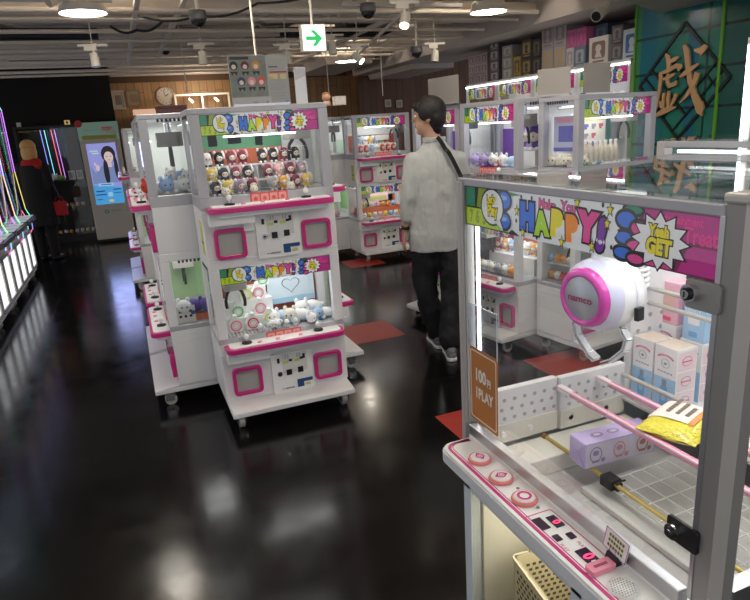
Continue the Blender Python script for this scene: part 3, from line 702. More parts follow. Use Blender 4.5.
# lock plates
for (y0, y1, z0, z1, lx, lz, m) in ((.560, .616, 1.290, 1.332, .603, 1.313, GREYM), (.560, .617, .914, .954, .600, .934, BLACK)):
    b = FB(); b.prism(rr(y1-y0, z1-z0, .006, 3, -(y0+y1)/2, (z0+z1)/2), 0, .006, m, Matrix.Translation((.7060, 0, 0)) @ FX)
    k = b.build('lock_plate', F, .001, world=True)
    b = FB(); b.cyl((.7000, lx, lz), (.690, lx, lz), .0125, CHROME, n=18); b.cyl((.690, lx, lz), (.687, lx, lz), .009, BLACK, n=18); b.cyl((.688, lx, lz), (.684, lx, lz), .0065, CHROME, n=14); b.box(.6835, .684, lx-.001, lx+.001, lz-.004, lz+.004, BLACK); b.build('lock', k, world=True)
# console shelf
b = FB(); zc = .80
prof = []
def con(off, x_in=.702):
    P = [(x_in, YR-.02), (.616-off, YR-.02)]+[(.616-off+.03-.03*math.cos(a), 1.185+off+.03*math.sin(a)) for a in (0, .4, .8, 1.2, PI/2)]+[(x_in, 1.215+off)]
    return P
b.prism(con(.006), zc-.032, zc-.006, mat('console_edge', (.70, .72, .76), .35), Zm); b.prism(con(.003), zc-.006, zc, WHITE2, Zm)
b.prism([(.70, .745), (.632, .76), (.618, .768), (.70, .768)], YR-.02, 1.21, COOL, Matrix(((1, 0, 0, 0), (0, 0, 1, 0), (0, 1, 0, 0), (0, 0, 0, 1))))
# magenta lining: a wide and a thin line following the edge
def lin(d, wd):
    o_ = [(.616+d, YR-.02)]+[(.616+d+.03-.03*math.cos(a), 1.185-d*.2+.03*math.sin(a)) for a in (0, .4, .8, 1.2, PI/2)]+[(.69, 1.215-d*.2)]
    i_ = [(.616+d+wd, YR-.02)]+[(.616+d+wd+.024-.024*math.cos(a), 1.185-d*.2-wd*.3+.024*math.sin(a)) for a in (0, .4, .8, 1.2, PI/2)]+[(.69, 1.209-d*.2-wd*1.0)]
    for k in range(len(o_)-1): b.prism([o_[k], o_[k+1], i_[k+1], i_[k]], zc, zc+.0006, MAG, Zm)
lin(.005, .0075); lin(.0155, .002)
b.build('control_console', F, world=True)
CON = [c for c in kids(F) if c.name.startswith('control_console')][0]
RIMP = mat('pink_button_rim', (.80, .24, .22), .35, coat=.3); BTW = mat('button_cap', (.86, .80, .80), .3)
for k, (x, y) in enumerate(((.662, 1.112), (.661, 1.022), (.660, .935))):
    M_ = Matrix.Translation((x, y, zc)) @ Matrix.Diagonal((.96, .96, .66, 1)); b = FB()
    b.lathe([(.0275, 0), (.029, .004), (.027, .012), (.0235, .0135), (.0235, .011)], RIMP, M_, 28); b.lathe([(.0235, .011), (.022, .015), (.014, .0165), (0, .017)], BTW, M_, 28)
    Mt = M_ @ Matrix.Translation((0, 0, .0172)) @ Matrix.Rotation(-PI/2, 4, 'Z')
    if k < 2:
        b.flat(ell(0, 0, .010, .010), .0, MAG, Mt); b.flat([(.002, .012), (.017, 0), (.002, -.012)] if k == 0 else [(-.012, .002), (0, .017), (.012, .002)], .0002, MAG, Mt); b.flat([(-.002, .012), (-.017, 0), (-.002, -.012)] if k == 0 else [(-.012, -.002), (0, -.017), (.012, -.002)], .0002, MAG, Mt)
        b.ring(ell(0, 0, .007, .007), ell(0, 0, .0055, .0055), .0002, .0005, BTW, Mt); b.flat(star(0, 0, .0045, .002, 5), .0006, BTW, Mt)
    else: b.ring(ell(0, 0, .016, .016), ell(0, 0, .010, .010), .0, .0004, MAG, Mt)
    o = b.build('push_button', CON, world=True)
    o['label'] = ('pink rimmed button with a side arrow', 'pink rimmed button with an up arrow', 'pink rimmed button with a magenta ring')[k]
DSP = mat('display_black', (.03, .01, .035), .2); SEG = mat('red_segments', (.9, .03, .12), .4, emis=(1, .04, .15), es=1.2)
b = FB(); Md = Matrix.Translation((.655, .797, zc)) @ Matrix.Rotation(-PI/2, 4, 'Z')    # u along -Y, v along +X
b.ring(rr(.178, .066, .008, 3), rr(.175, .063, .007, 3), .0005, .0012, MAG, Md)
for (u, v, w_, h_, seg) in ((-.058, -.013, .036, .020, 0), (-.052, .016, .036, .020, 1), (-.010, -.012, .018, .014, 0), (-.004, .015, .018, .014, 0), (.053, .004, .038, .026, 1)):
    b.prism(rr(w_, h_, .001, 1, u, v), .0005, .0015, DSP, Md)
    if seg: b.text('0', u+.003, v, h_*1.15, SEG, .0017, .03, Md, 0, .9)
for u, v in ((.014, -.018), (.022, .014)): b.text('PLAY', u+.004, v, .011, MAG, .0008, 0, Md, -.0, .9)
b.flat(rr(.02, .010, .001, 1, .078, .004), .0018, WHITE2, Md)
b.build('display_panel', CON, world=True)
b = FB(); b.prism(rr(.024, .050, .004, 3), 0, .010, PINK, Matrix.Translation((.656, .707, zc)) @ Matrix.Rotation(.0, 4, 'Z') @ Matrix.Rotation(-PI/2, 4, 'Z')); b.box(.642, .670, .704, .710, zc+.010, zc+.0105, mat('dark_pink', (.35, .05, .12), .5)); b.build('card_slot', CON, .002, world=True)
b = FB(); Ms = Matrix.Translation((.657, .655, zc)); b.lathe([(.026, 0), (.026, .003), (0, .003)], WHITE2, Ms, 28)
for i in range(-4, 5):
    for j in range(-4, 5):
        u, v = i*.0052+(.0026 if j % 2 else 0), j*.0046
        if u*u+v*v < .022**2: b.cyl((.657+u, .655+v, zc+.0031), (.657+u, .655+v, zc+.0034), .0016, GREYM, n=6)
b.build('speaker_grille', CON, world=True)
for (x, y) in ((.672, .975), (.668, .90)):
    b = FB(); b.cyl((x, y, zc), (x, y, zc+.002), .004, CHROME, n=10); b.build('screw', CON, world=True)

# rods across the play area
PTUBE = mat('pink_tube', (.85, .33, .48), .25, coat=.5); PTW = mat('pink_tube_highlight', (.92, .62, .72), .3)
def rod(x, z, y0, y1, r, m, name, tip=None):
    b = FB(); b.cyl((x, y0, z), (x, y1, z), r, m, n=12)
    if tip: b.cyl((x, y0, z), (x, y0-.012, z), r*1.5, tip, n=12)
    return b.build(name, F, world=True)
for x in (.952, 1.075):
    b = FB(); b.cyl((x, 1.195, .885), (x, .535, .885), .0085, PTUBE, n=12); b.cyl((x-.0085, 1.195, .892), (x-.0085, .535, .892), .0035, PTW, n=8); b.cyl((x+.008, 1.195, .879), (x+.008, .535, .879), .0035, PTW, n=8)
    b.cyl((x, 1.197, .885), (x, 1.15, .885), .0105, WHITE2, n=12); b.build('pink_rod', F, world=True)
rod(1.155, .880, 1.20, .535, .006, GREYL, 'grey_rod'); rod(1.158, .812, 1.20, .535, .006, GREYL, 'grey_rod')
rod(.900, .765, 1.192, .535, .0052, mat('brass', (.62, .48, .16), .35, .7), 'brass_rod', mat('brown_cap', (.32, .14, .05), .5))
b = FB(); b.box(.888, .918, .935, .972, .750, .775, BLACK); b.box(.896, .912, .925, .935, .752, .772, BLACK); b.box(.90, .95, .955, .960, .748, .752, BLACK); b.build('rod_clamp', F, .002, world=True)
rod(1.240, 1.105, 1.205, .535, .006, GREYL, 'grey_rod'); rod(1.243, 1.064, 1.205, .535, .006, GREYL, 'grey_rod')

# crane unit
CRP = mat('crane_pink', (.62, .05, .38), .25, coat=.6); CRW2 = mat('crane_white', (.84, .83, .86), .3, coat=.3); CRL = mat('crane_lilac', (.66, .66, .84), .3)
CLR = mat('crane_disc', (.42, .43, .48), .35, .4, var=.15, scale=40)
cx, cy, cz = .985, 1.092, 1.158
ax = Vector((-.985, -.12, -.03)).normalized(); qq = ax.to_track_quat('Z', 'Y').to_matrix().to_4x4(); Mc = Matrix.Translation((cx, cy, cz)) @ qq
b = FB(); b.lathe([(0, -.070), (.055, -.068), (.075, -.055), (.084, -.033), (.0865, .0), (.084, .025)], CRW2, Mc, 36); b.lathe([(.0845, .020), (.081, .040), (.070, .054)], CRL, Mc, 36); b.cyl((cx, cy, cz+.08), (cx, cy, cz+.125), .028, CRW2, n=20); b.lathe([(.032, 0), (.034, .01), (.030, .02)], CRW2, Matrix.Translation((cx, cy, cz+.10)), 20)
b.lathe([(.0872, -.012), (.0872, -.009)], CRL, Mc, 36)
cu = b.build('crane_unit', F, world=True)
b = FB(); b.lathe([(.070, .050), (.069, .064), (.060, .074), (.052, .072), (.050, .064)], CRP, Mc, 36); b.build('pink_ring', cu, world=True)
b = FB(); b.lathe([(.051, .068), (.046, .071), (0, .073)], CLR, Mc, 36)
# lettering on the disc, readable from outside, upright
up = (Vector((0, 0, 1))-ax*ax.z).normalized(); rt = up.cross(ax).normalized(); 
Mt = Matrix(((rt.x, up.x, ax.x, cx+ax.x*.0745), (rt.y, up.y, ax.y, cy+ax.y*.0745), (rt.z, up.z, ax.z, cz+ax.z*.0745), (0, 0, 0, 1)))
b.text('namco', 0, .0, .023, mat('dark_red_letter', (.30, .03, .10), .4), 0, .03, Mt, 0, 1.15)
b.build('face_disc', cu, world=True)
b = FB(); Mv = Mt @ Matrix.Translation((0, 0, -.08)); 
b.box(.083, .0935, -.05, -.02, -.02, .0, BLACK, Mv); b.build('motor_slot', cu, world=True)
ARM = mat('claw_silver', (.72, .72, .75), .25, .35)
for s in (-1, 1):
    P = [Mt @ Vector((s*.062, -.072, -.07)), Mt @ Vector((s*.078, -.095, -.07)), Mt @ Vector((s*.070, -.122, -.07)), Mt @ Vector((s*.035, -.158, -.07)), Mt @ Vector((s*.012, -.170, -.07))]
    b = FB()
    for i in range(len(P)-1):
        d = (P[i+1]-P[i]); L_ = d.length; M_ = Matrix.Translation((P[i]+P[i+1])/2) @ d.to_track_quat('Z', 'X').to_matrix().to_4x4()
        wv = .010 if i < 3 else .013
        b.box(-.005, -.002, -wv, wv, -L_/2, L_/2, ARM, M_); b.box(.002, .005, -wv, wv, -L_/2, L_/2, ARM, M_)
        b.cyl(P[i]-Vector((.006, 0, 0)), P[i]+Vector((.006, 0, 0)), .006, CHROME, n=10)
    b.build('claw_arm', cu, .001, world=True)
# coiled hose behind the crane and its carriage above
b = FB(); P = []
for i in range(73):
    a = i*2*PI/9; P.append((1.13+.020*math.cos(a), 1.13+.020*math.sin(a), 1.135+.0013*i*1.2))
b.path(P, .0055, WHITE2, 6); b.cyl((1.13, 1.13, 1.245), (1.13, 1.13, 1.32), .006, WHITE2); b.build('coiled_hose', F, world=True)
b = FB(); b.box(.93, 1.04, 1.03, 1.14, 1.285, 1.40, WHITE2); b.box(.975, .995, YR+.04, YL-.03, 1.40, 1.415, SILVER); b.box(.74, XB-.04, 1.07, 1.10, 1.385, 1.40, SILVER); b.build('crane_carriage', F, .003, world=True)
light('game_light', 'AREA', (0, .35, ZT-.04), 2.1, (1, .99, .97), .5, .5).parent = F
lo = light('bay_light', 'AREA', (-.15, .17, .65), .9, (1, .95, .85), .3, .2); lo.parent = F
# twin back to back
F2 = copy_tree(F, skip=('control_console', 'price_notice', 'acrylic_sheet', 'crane_unit', 'pink_rod', 'grey_rod', 'brass_rod', 'wire_grid', 'rod_clamp'))
F2.location = (2.14, 1.055, 0); F2.rotation_euler = (0, 0, PI/2); F2.scale = (1, 1, 1.469/1.438)
F2['label'] = 'similar glass-topped crane game behind the nearest one, only its pale rear rail showing'
for n_ in ('front_glass',): pass
# ------------------------------------------------------------------ prizes
def at(mach, x, y, z):
    return Matrix.Translation(mach.location) @ mach.rotation_euler.to_matrix().to_4x4() @ Vector((x*mach.scale.x, y*mach.scale.y, z*mach.scale.z))
FAB = {}
def fab(n, c): return mat('plush_'+n, c, .9, var=.08, scale=60)
SKIN_T = fab('cream', (.80, .68, .58)); CREAM = fab('ivory', (.82, .78, .68)); PW = fab('white', (.86, .86, .86))
COLS = dict(black=(.02, .02, .025), maroon=(.20, .03, .06), yellow=(.75, .52, .08), orange=(.80, .36, .06), pink=(.82, .45, .50), mauve=(.36, .26, .36), white=(.85, .85, .85), ivory=(.82, .78, .68), purple=(.20, .10, .45), lilac=(.48, .38, .68), blue=(.30, .48, .78), red=(.60, .07, .05), green=(.30, .55, .15), skyblue=(.45, .62, .85), grey=(.40, .40, .42), violet=(.10, .06, .30))
ORD = ('leftmost', 'second from left', 'third from left', 'fourth from left', 'fifth from left', 'sixth from left', 'seventh from left', 'eighth from left', 'ninth from left', 'tenth from left')
PROTO = {}
def chibi(color, accent='white'):
    """small seated plush: body, head with face, hair cap, ears, arms, feet"""
    b = MB(); H = fab(color, COLS[color]); A = fab(accent, COLS[accent])
    b.sph((0, 0, .020), (.020, .018, .022), H, 10, 6)
    b.sph((0, .003, .055), (.033, .030, .031), H, 12, 8)
    b.sph((.004, -.018, .046), (.020, .015, .017), SKIN_T, 12, 8)
    for s in (-1, 1):
        b.sph((s*.024, .0, .082), (.009, .007, .011), A, 8, 5); b.sph((s*.014, -.016, .006), (.009, .013, .007), A, 8, 5); b.sph((s*.022, -.008, .024), (.007, .007, .013), H, 8, 5)
        b.sph((.004+s*.009, -.032, .047), (.003, .002, .004), BLACK, 6, 4)
    b.sph((.029, -.006, .062), (.009, .012, .022), A, 8, 5)
    return b
def put(name, key, fn, pos, rz, label, cat, group, s=1.):
    if key not in PROTO:
        o = fn().build(name); PROTO[key] = o
    else:
        o = PROTO[key].copy(); COL.objects.link(o)
    o.location = pos; o.rotation_euler = (0, 0, rz); o.scale = (s, s, s)
    return tag(o, label, cat, group)
def doll(mach, color, accent, x, y, z, label, group, s=1., turn=0.):
    return put('plush_doll', ('d', color, accent), lambda: chibi(color, accent), at(mach, x, y, z), mach.rotation_euler.z+turn, label, 'plush toy', group, s)
def ball(color):
    b = MB(); H = fab(color, COLS[color]); b.sph((0, 0, .030), (.032, .030, .030), H, 12, 8)
    for s in (-1, 1): b.sph((s*.018, .0, .058), (.008, .006, .008), H, 8, 5); b.sph((s*.010, -.028, .034), (.004, .002, .004), BLACK, 6, 4)
    b.sph((0, -.029, .025), (.005, .003, .004), fab('pink', COLS['pink']), 6, 4)
    return b
def pball(mach, color, x, y, z, label, group, s=1., turn=0.):
    return put('plush_ball', ('b', color), lambda: ball(color), at(mach, x, y, z), mach.rotation_euler.z+turn, label, 'plush toy', group, s)
def lying(color, accent):
    b = MB(); H = fab(color, COLS[color]); A = fab(accent, COLS[accent]); b.sph((0, .02, .030), (.05, .034, .030), H, 12, 8); b.sph((-.045, -.01, .040), (.034, .030, .030), A, 12, 8)
    for s in (-1, 1): b.sph((-.045+s*.020, -.004, .068), (.010, .007, .014), A, 8, 5); b.sph((-.045+s*.011, -.038, .042), (.004, .002, .004), BLACK, 6, 4); b.sph((.02+s*.03, -.02, .012), (.012, .018, .010), H, 8, 5)
    b.sph((.05, .035, .03), (.014, .014, .012), A, 8, 5)
    return b
def pet(mach, color, accent, x, y, z, label, group, s=1., turn=0.):
    return put('plush_animal', ('l', color, accent), lambda: lying(color, accent), at(mach, x, y, z), mach.rotation_euler.z+turn, label, 'plush toy', group, s)

# middle cabinet, upper deck: three tiers of small dolls
b = MB(); SHL = mat('clear_shelf', (.72, .74, .72), .2)
b.box(-.30, .26, .36, .50, 1.398, 1.404, SHL); b.box(-.30, .26, .36, .50, 1.262, 1.268, SHL); b.box(-.30, .26, .26, .36, 1.318, 1.324, SHL); b.box(-.30, .26, .495, .50, 1.262, 1.404, SHL)
for x in (-.30, -.02, .256): b.box(x, x+.004, .27, .49, 1.262, 1.398, SHL)
b.build('prize_stand', cabC)
rows = (('top shelf', 1.404, .42, ('white', 'black', 'maroon', 'maroon', 'black', 'black', 'maroon', 'black')),
        ('middle shelf', 1.324, .31, ('yellow', 'black', 'maroon', 'black', 'maroon', 'pink', 'maroon', 'mauve')),
        ('lower shelf', 1.262, .22, ('black', 'yellow', 'mauve', 'maroon', 'grey', 'orange', 'maroon', 'yellow')))
for rn, z, y, cs in rows:
    for k, c in enumerate(cs):
        x = -.258+.064*k+(.045 if k > 3 else 0)
        doll(cabC, c, 'white' if c in ('black', 'mauve', 'orange') else 'black' if c == 'white' else 'pink' if c == 'maroon' else 'ivory', x, y, z, f'{c} haired plush doll, {ORD[k]} on the {rn} of the middle crane game', 'plush dolls on tiers in the middle crane game', .88, rnd.uniform(-.3, .3))
for k, x in enumerate((-.215, -.07, .13)):
    pball(cabC, 'ivory', x, .165, 1.262, f'cream round plush against the upper front glass of the middle crane game, {ORD[k]}', 'cream plush along the glass', .72)
# lower deck: ring-tag packets on a stepped stand and soft toys
b = MB(); b.box(-.30, .0, .36, .49, .50, .64, INNER); b.box(-.30, .0, .28, .36, .50, .565, INNER); b.box(-.24, -.02, .42, .49, .64, .70, INNER)
for k in range(14): b.box(-.29+.02*k, -.285+.02*k, .15, .27, .50, .508, mat('slat_white', (.75, .75, .72), .5))
b.build('prize_stand', cabC)
RINGC = dict(red=(.75, .06, .08), green=(.10, .50, .16), purple=(.28, .16, .50), pink=(.85, .25, .35), yellow=(.70, .72, .10))
def packet(c):
    b = MB(); m = mat('packet_white', (.86, .86, .85), .45); r = mat('ring_'+c, RINGC[c], .4)
    b.prism([(-.034, 0), (.034, 0), (.036, .035), (.008, .088), (-.008, .088), (-.036, .035)], -.022, .018, m)
    b.flat(ell(0, .034, .031, .031), .0185, m); b.ring(ell(0, .034, .030, .030), ell(0, .034, .023, .023), .018, .0205, r); b.ring(ell(0, .034, .018, .018, 16), ell(0, .034, .016, .016, 16), .018, .0195, r)
    return b
for k, (c, x, y, z) in enumerate((('purple', -.20, .45, .70), ('yellow', -.145, .385, .64), ('pink', -.075, .385, .64), ('green', -.03, .45, .70), ('green', -.215, .315, .565), ('pink', -.085, .315, .565), ('pink', -.245, .235, .508), ('red', -.150, .235, .508), ('yellow', -.045, .27, .508))):
    put('ring_tag_packet', ('p', c), lambda: packet(c), at(cabC, x, y, z), 0, f'white peaked packet with a {c} ring, ' + ('at the top left of the packets', 'in the upper row beside the purple ring', 'in the upper row, centre of the packets', 'at the top right of the packets', 'in the middle row at the left', 'in the middle row under the upper pink ring', 'in the lowest row at the left', 'in the lowest row, the red ring', 'in the lowest row beside the white plush')[k], 'prize packet', 'ring tag packets in the middle crane game', 1.05)
for k, (c, a, x, y, z, s) in enumerate((('skyblue', 'white', .03, .26, .50, 1.35), ('white', 'ivory', .125, .23, .50, 1.4), ('white', 'white', .215, .29, .515, 1.5), ('skyblue', 'white', .20, .18, .50, 1.1), ('white', 'skyblue', .275, .22, .50, 1.1), ('ivory', 'white', -.02, .19, .50, .9))):
    pet(cabC, c, a, x, y, z, f'{a} headed plush with {c} body, {ORD[k]} low in the middle crane game', 'soft toys in the lower deck of the middle crane game', s*.9, rnd.uniform(-.6, .9))
for k in range(5): doll(cabC, 'white', 'skyblue', -.12+.05*k, .17, .50, f'tiny white figure at the middle game\'s lower front glass, {ORD[k]}', 'tiny white figures along the glass', .55)
bd = MB(); bd.box(-.005, .285, .455, .46, .565, .725, mat('pale_blue_card', (.70, .82, .90), .5, var=.05)); bd.box(-.005, .285, .453, .455, .565, .60, mat('sky_band', (.45, .68, .85), .5))
ht = [(.14+.055*math.sin(t)**3, .675+.05*(13*math.cos(t)-5*math.cos(2*t)-2*math.cos(3*t)-math.cos(4*t))/16) for t in [2*PI*i/36 for i in range(36)]]
hi = [(.14+(x-.14)*.93, .675+(z-.675)*.93) for x, z in ht]; bd.ring(ht, hi, -.4528, -.452, BLACK)
for x in (.0, .28): bd.box(x-.003, x+.003, .456, .47, .50, .72, CHROME)
o = bd.build('display_card', None); o.location = at(cabC, 0, 0, 0); tag(o, 'pale blue card with a plain heart outline behind the lower prizes', 'sign card')

# left cabinet, seen through its side window
for k, (c, a, x, y, z, s) in enumerate((('white', 'blue', .28, .30, 1.262, 1.3), ('lilac', 'pink', .20, .36, 1.262, 1.3), ('pink', 'white', .27, .40, 1.262, 1.2), ('white', 'red', .26, .20, 1.262, 1.2), ('blue', 'white', .24, .33, 1.32, 1.1), ('white', 'white', .25, .42, 1.31, 1.1))):
    pet(cabL, c, a, x, y, z, f'{c} plush with {a} head, {ORD[k]} of the heap in the left-facing crane game', 'pale plush heap in the left-facing crane game', s, 1.6+rnd.uniform(-.5, .5))
for k, (c, a, x, y, z, s) in enumerate((('violet', 'white', .27, .30, .54, 1.35), ('violet', 'violet', .25, .42, .54, 1.2), ('green', 'white', .2, .34, .50, 1.2))):
    pet(cabL, c, a, x, y, z, ('large purple plush with a white face low in the left-facing crane game', 'dark purple plush behind the white-faced one, left-facing crane game', 'green plush under the purple ones in the left-facing crane game')[k], None, s, 1.6)
b = MB(); b.box(.26, .30, .14, .50, .50, .54, BDO); b.box(.20, .26, .25, .48, .50, .54, mat('leaf_backdrop', (.25, .5, .18))); b.build('prize_stand', cabL)
b = MB(); b.box(.30, .304, .16, .30, .50, .60, mat('card_white', (.8, .78, .72), .5))
for i in range(4):
    for j in range(2): b.box(.304, .3045, .175+.03*i, .19+.03*i, .53+.03*j, .545+.03*j, BLACK)
b.build('dotted_card', cabL)

# far cabinet
for k in range(7):
    c = ('red', 'red', 'blue', 'white', 'red', 'red', 'red')[k]
    doll(cabFM, c, 'white', -.24+.07*k, .25, 1.262, f'{c} plush figure in the upper window of the far cabinet, {ORD[k]}', 'figures in the far cabinet', 1.1)
for k in range(6): doll(cabFM, ('blue', 'white', 'yellow', 'blue', 'green', 'red')[k], 'white', -.18+.07*k, .42, 1.36, f'{("blue", "white", "yellow", "blue", "green", "red")[k]} figure in the back row of the far cabinet, {ORD[k]}', 'back row figures in the far cabinet', 1.1)
b = MB(); b.box(-.25, .25, .36, .50, 1.262, 1.36, INNER); b.box(-.28, .28, .36, .50, .50, .60, BDO); b.build('prize_stand', cabFM)
for k in range(8):
    c = ('white', 'yellow', 'ivory', 'pink', 'yellow', 'blue', 'ivory', 'yellow')[k]
    pball(cabFM, c, -.25+.07*k, .24, .50, f'{c} ball plush low in the far cabinet, {ORD[k]} of the front row', 'pastel balls in the far cabinet', 1.0)
for k in range(7):
    c = ('yellow', 'green', 'white', 'pink', 'yellow', 'orange', 'blue')[k]
    pball(cabFM, c, -.21+.07*k, .40, .60, f'{c} ball plush low in the far cabinet, {ORD[k]} of the back row', 'pastel balls in the far cabinet', 1.0)
b = MB(); b.box(.0, .17, .352, .356, 1.40, 1.46, INNER); b.build('price_card', cabFM)
b = MB(); b.box(-.22, .12, .345, .349, .68, .79, mat('pink_card', (.85, .55, .58), .5)); b.box(-.18, .08, .344, .345, .70, .74, GREENY); b.build('price_card', cabFM)
# far-left islands seen edge-on: pale toys on the consoles side
for k in range(5):
    pball(cabLL, ('white', 'pink', 'white', 'red', 'white')[k], -.2+.09*k, .20, 1.262, f'{("white", "pink", "white", "red", "white")[k]} plush ball behind glass in the far left row, {ORD[k]}', 'plush in the far left row')
for k in range(4):
    pball(cabFL, ('green', 'white', 'yellow', 'pink')[k], .05+.07*k, .26, 1.262 if k < 2 else .50, f'{("green", "white", "yellow", "pink")[k]} plush ball in the cabinet beside the far aisle-end one', None, 1.3)
# turned cabinet behind the man: purple plush, blind boxes, lower toys
for k in range(4):
    pet(cabA, ('lilac', 'purple', 'pink', 'skyblue')[k], ('lilac', 'lilac', 'white', 'white')[k], -.2+.12*k, .22, 1.262, f'{("lilac", "purple", "pink", "sky blue")[k]} plush in the upper window behind the walking man', 'purple plush behind the man', 1.2)
for k in range(3): doll(cabA, ('purple', 'lilac', 'violet')[k], 'white', .12+.06*k, .40, 1.36, f'{("purple", "lilac", "violet")[k]} doll high in the upper window behind the walking man', None, 2.0)
b = MB(); b.box(.08, .29, .34, .50, 1.262, 1.36, INNER); b.box(-.28, .29, .34, .50, .50, .62, INNER); b.build('prize_stand', cabA)
for k in range(6):
    pball(cabA, ('yellow', 'white', 'ivory', 'grey', 'white', 'orange')[k], -.25+.09*k, .22, .50, f'{("yellow", "white", "ivory", "grey", "pale white", "orange")[k]} plush in the lower window of the cabinet behind the man', 'lower toys behind the man', 1.3)
    doll(cabA, ('red', 'orange', 'blue', 'red', 'white', 'orange')[k], 'white', -.25+.09*k, .42, .62, f'{("red", "orange", "blue", "dark red", "white", "tan orange")[k]} doll at the back of the lower window behind the man', 'lower toys behind the man', 1.1)
# cabinet before the teal wall
for k in range(5):
    pball(cabB, 'ivory', -.27+.035*(k % 2), .19+.075*k, 1.262, f'cream head-shaped plush ball by the side glass of the cabinet before the teal wall, {("nearest", "second", "third", "fourth", "farthest")[k]}', 'cream plush balls before the teal wall', 1.25, -.8)
for z_ in (.62, .76):
    b = MB(); b.box(-.30, .28, .2, .5, z_-.006, z_, SHL); b.build('shelf', cabB)
for k in range(5):
    for q_, z_ in enumerate((.50, .62, .76)):
        c = ('orange', 'blue', 'red', 'white', 'orange')[(k+2*q_) % 5]
        pball(cabB, c, -.265, .22+.06*k, z_, f'{c} plush on the {("bottom", "middle", "top")[q_]} lower shelf, {("nearest", "second", "third", "fourth", "farthest")[k]} along the teal-wall cabinet side', 'orange and blue toys low in the teal-wall cabinet', .95, -1.5)
BOT = mat('cream_bottle', (.58, .53, .42), .4)
for k in range(7):
    b = MB(); b.lathe([(0, 0), (.021, 0), (.022, .08), (.018, .11), (.009, .12), (.009, .135), (0, .135)], BOT, None, 14); b.cyl((0, 0, .135), (0, 0, .15), .010, WHITE2, n=12)
    o = b.build('prize_bottle') if k == 0 else o0.copy()
    if k == 0: o0 = o
    else: COL.objects.link(o)
    o.location = at(cabB, -.14+.048*k, .30, 1.262); tag(o, f'cream bottle prize in a row under the price poster, {ORD[k]}', 'bottle', 'cream bottles under the price poster')
b = MB(); b.box(-.10, .19, .385, .389, 1.365, 1.56, mat('poster_white', (.84, .82, .72), .5)); b.box(.0, .18, .384, .385, 1.54, 1.553, mat('poster_yellow', (.85, .70, .12), .5)); b.box(-.10, .19, .384, .385, 1.365, 1.378, mat('poster_orange', (.85, .55, .12), .5))
for j, z in enumerate((1.505, 1.445, 1.39)):
    for i in range(4):
        if j == 1 and i in (0, 3): continue
        m = [mat('blot_red', (.65, .12, .20), .5), mat('blot_blue', (.15, .16, .55), .5), mat('blot_grey', (.35, .33, .40), .5)][(i+j) % 3]
        x = -.062+.07*i; b.box(x-.02, x+.02, .383, .384, z-.006, z+.014, m); b.box(x-.016, x+.006, .383, .384, z-.02, z-.006, m)
b.box(-.105, -.10, .38, .39, 1.262, 1.56, CHROME); b.box(.19, .195, .38, .39, 1.262, 1.56, CHROME)
o = b.build('price_poster'); o.location = at(cabB, 0, 0, 0); o.rotation_euler.z = .148; o.scale.z = .98; tag(o, 'white and yellow poster of small coloured pictures inside the cabinet by the teal wall', 'poster')
b = MB(); b.box(-.300, -.296, .20, .42, 1.36, 1.58, mat('poster_lilac', (.55, .58, .80), .5)); b.box(-.301, -.300, .26, .38, 1.42, 1.52, mat('blot_blue', (.15, .16, .55))); b.box(-.301, -.300, .22, .40, 1.54, 1.57, mat('poster_pink', (.80, .40, .55), .5)); b.box(-.301, -.300, .20, .42, 1.36, 1.385, mat('blot_blue', (.15, .16, .55)))
for y in (.21, .41): b.box(-.298, -.294, y-.003, y+.003, 1.262, 1.36, CHROME)
o = b.build('side_poster'); o.location = at(cabB, .05, 0, 0); o.rotation_euler.z = .148; o.scale.z = .98; tag(o, 'lilac and pink poster behind the side glass of the cabinet before the teal wall', 'poster')

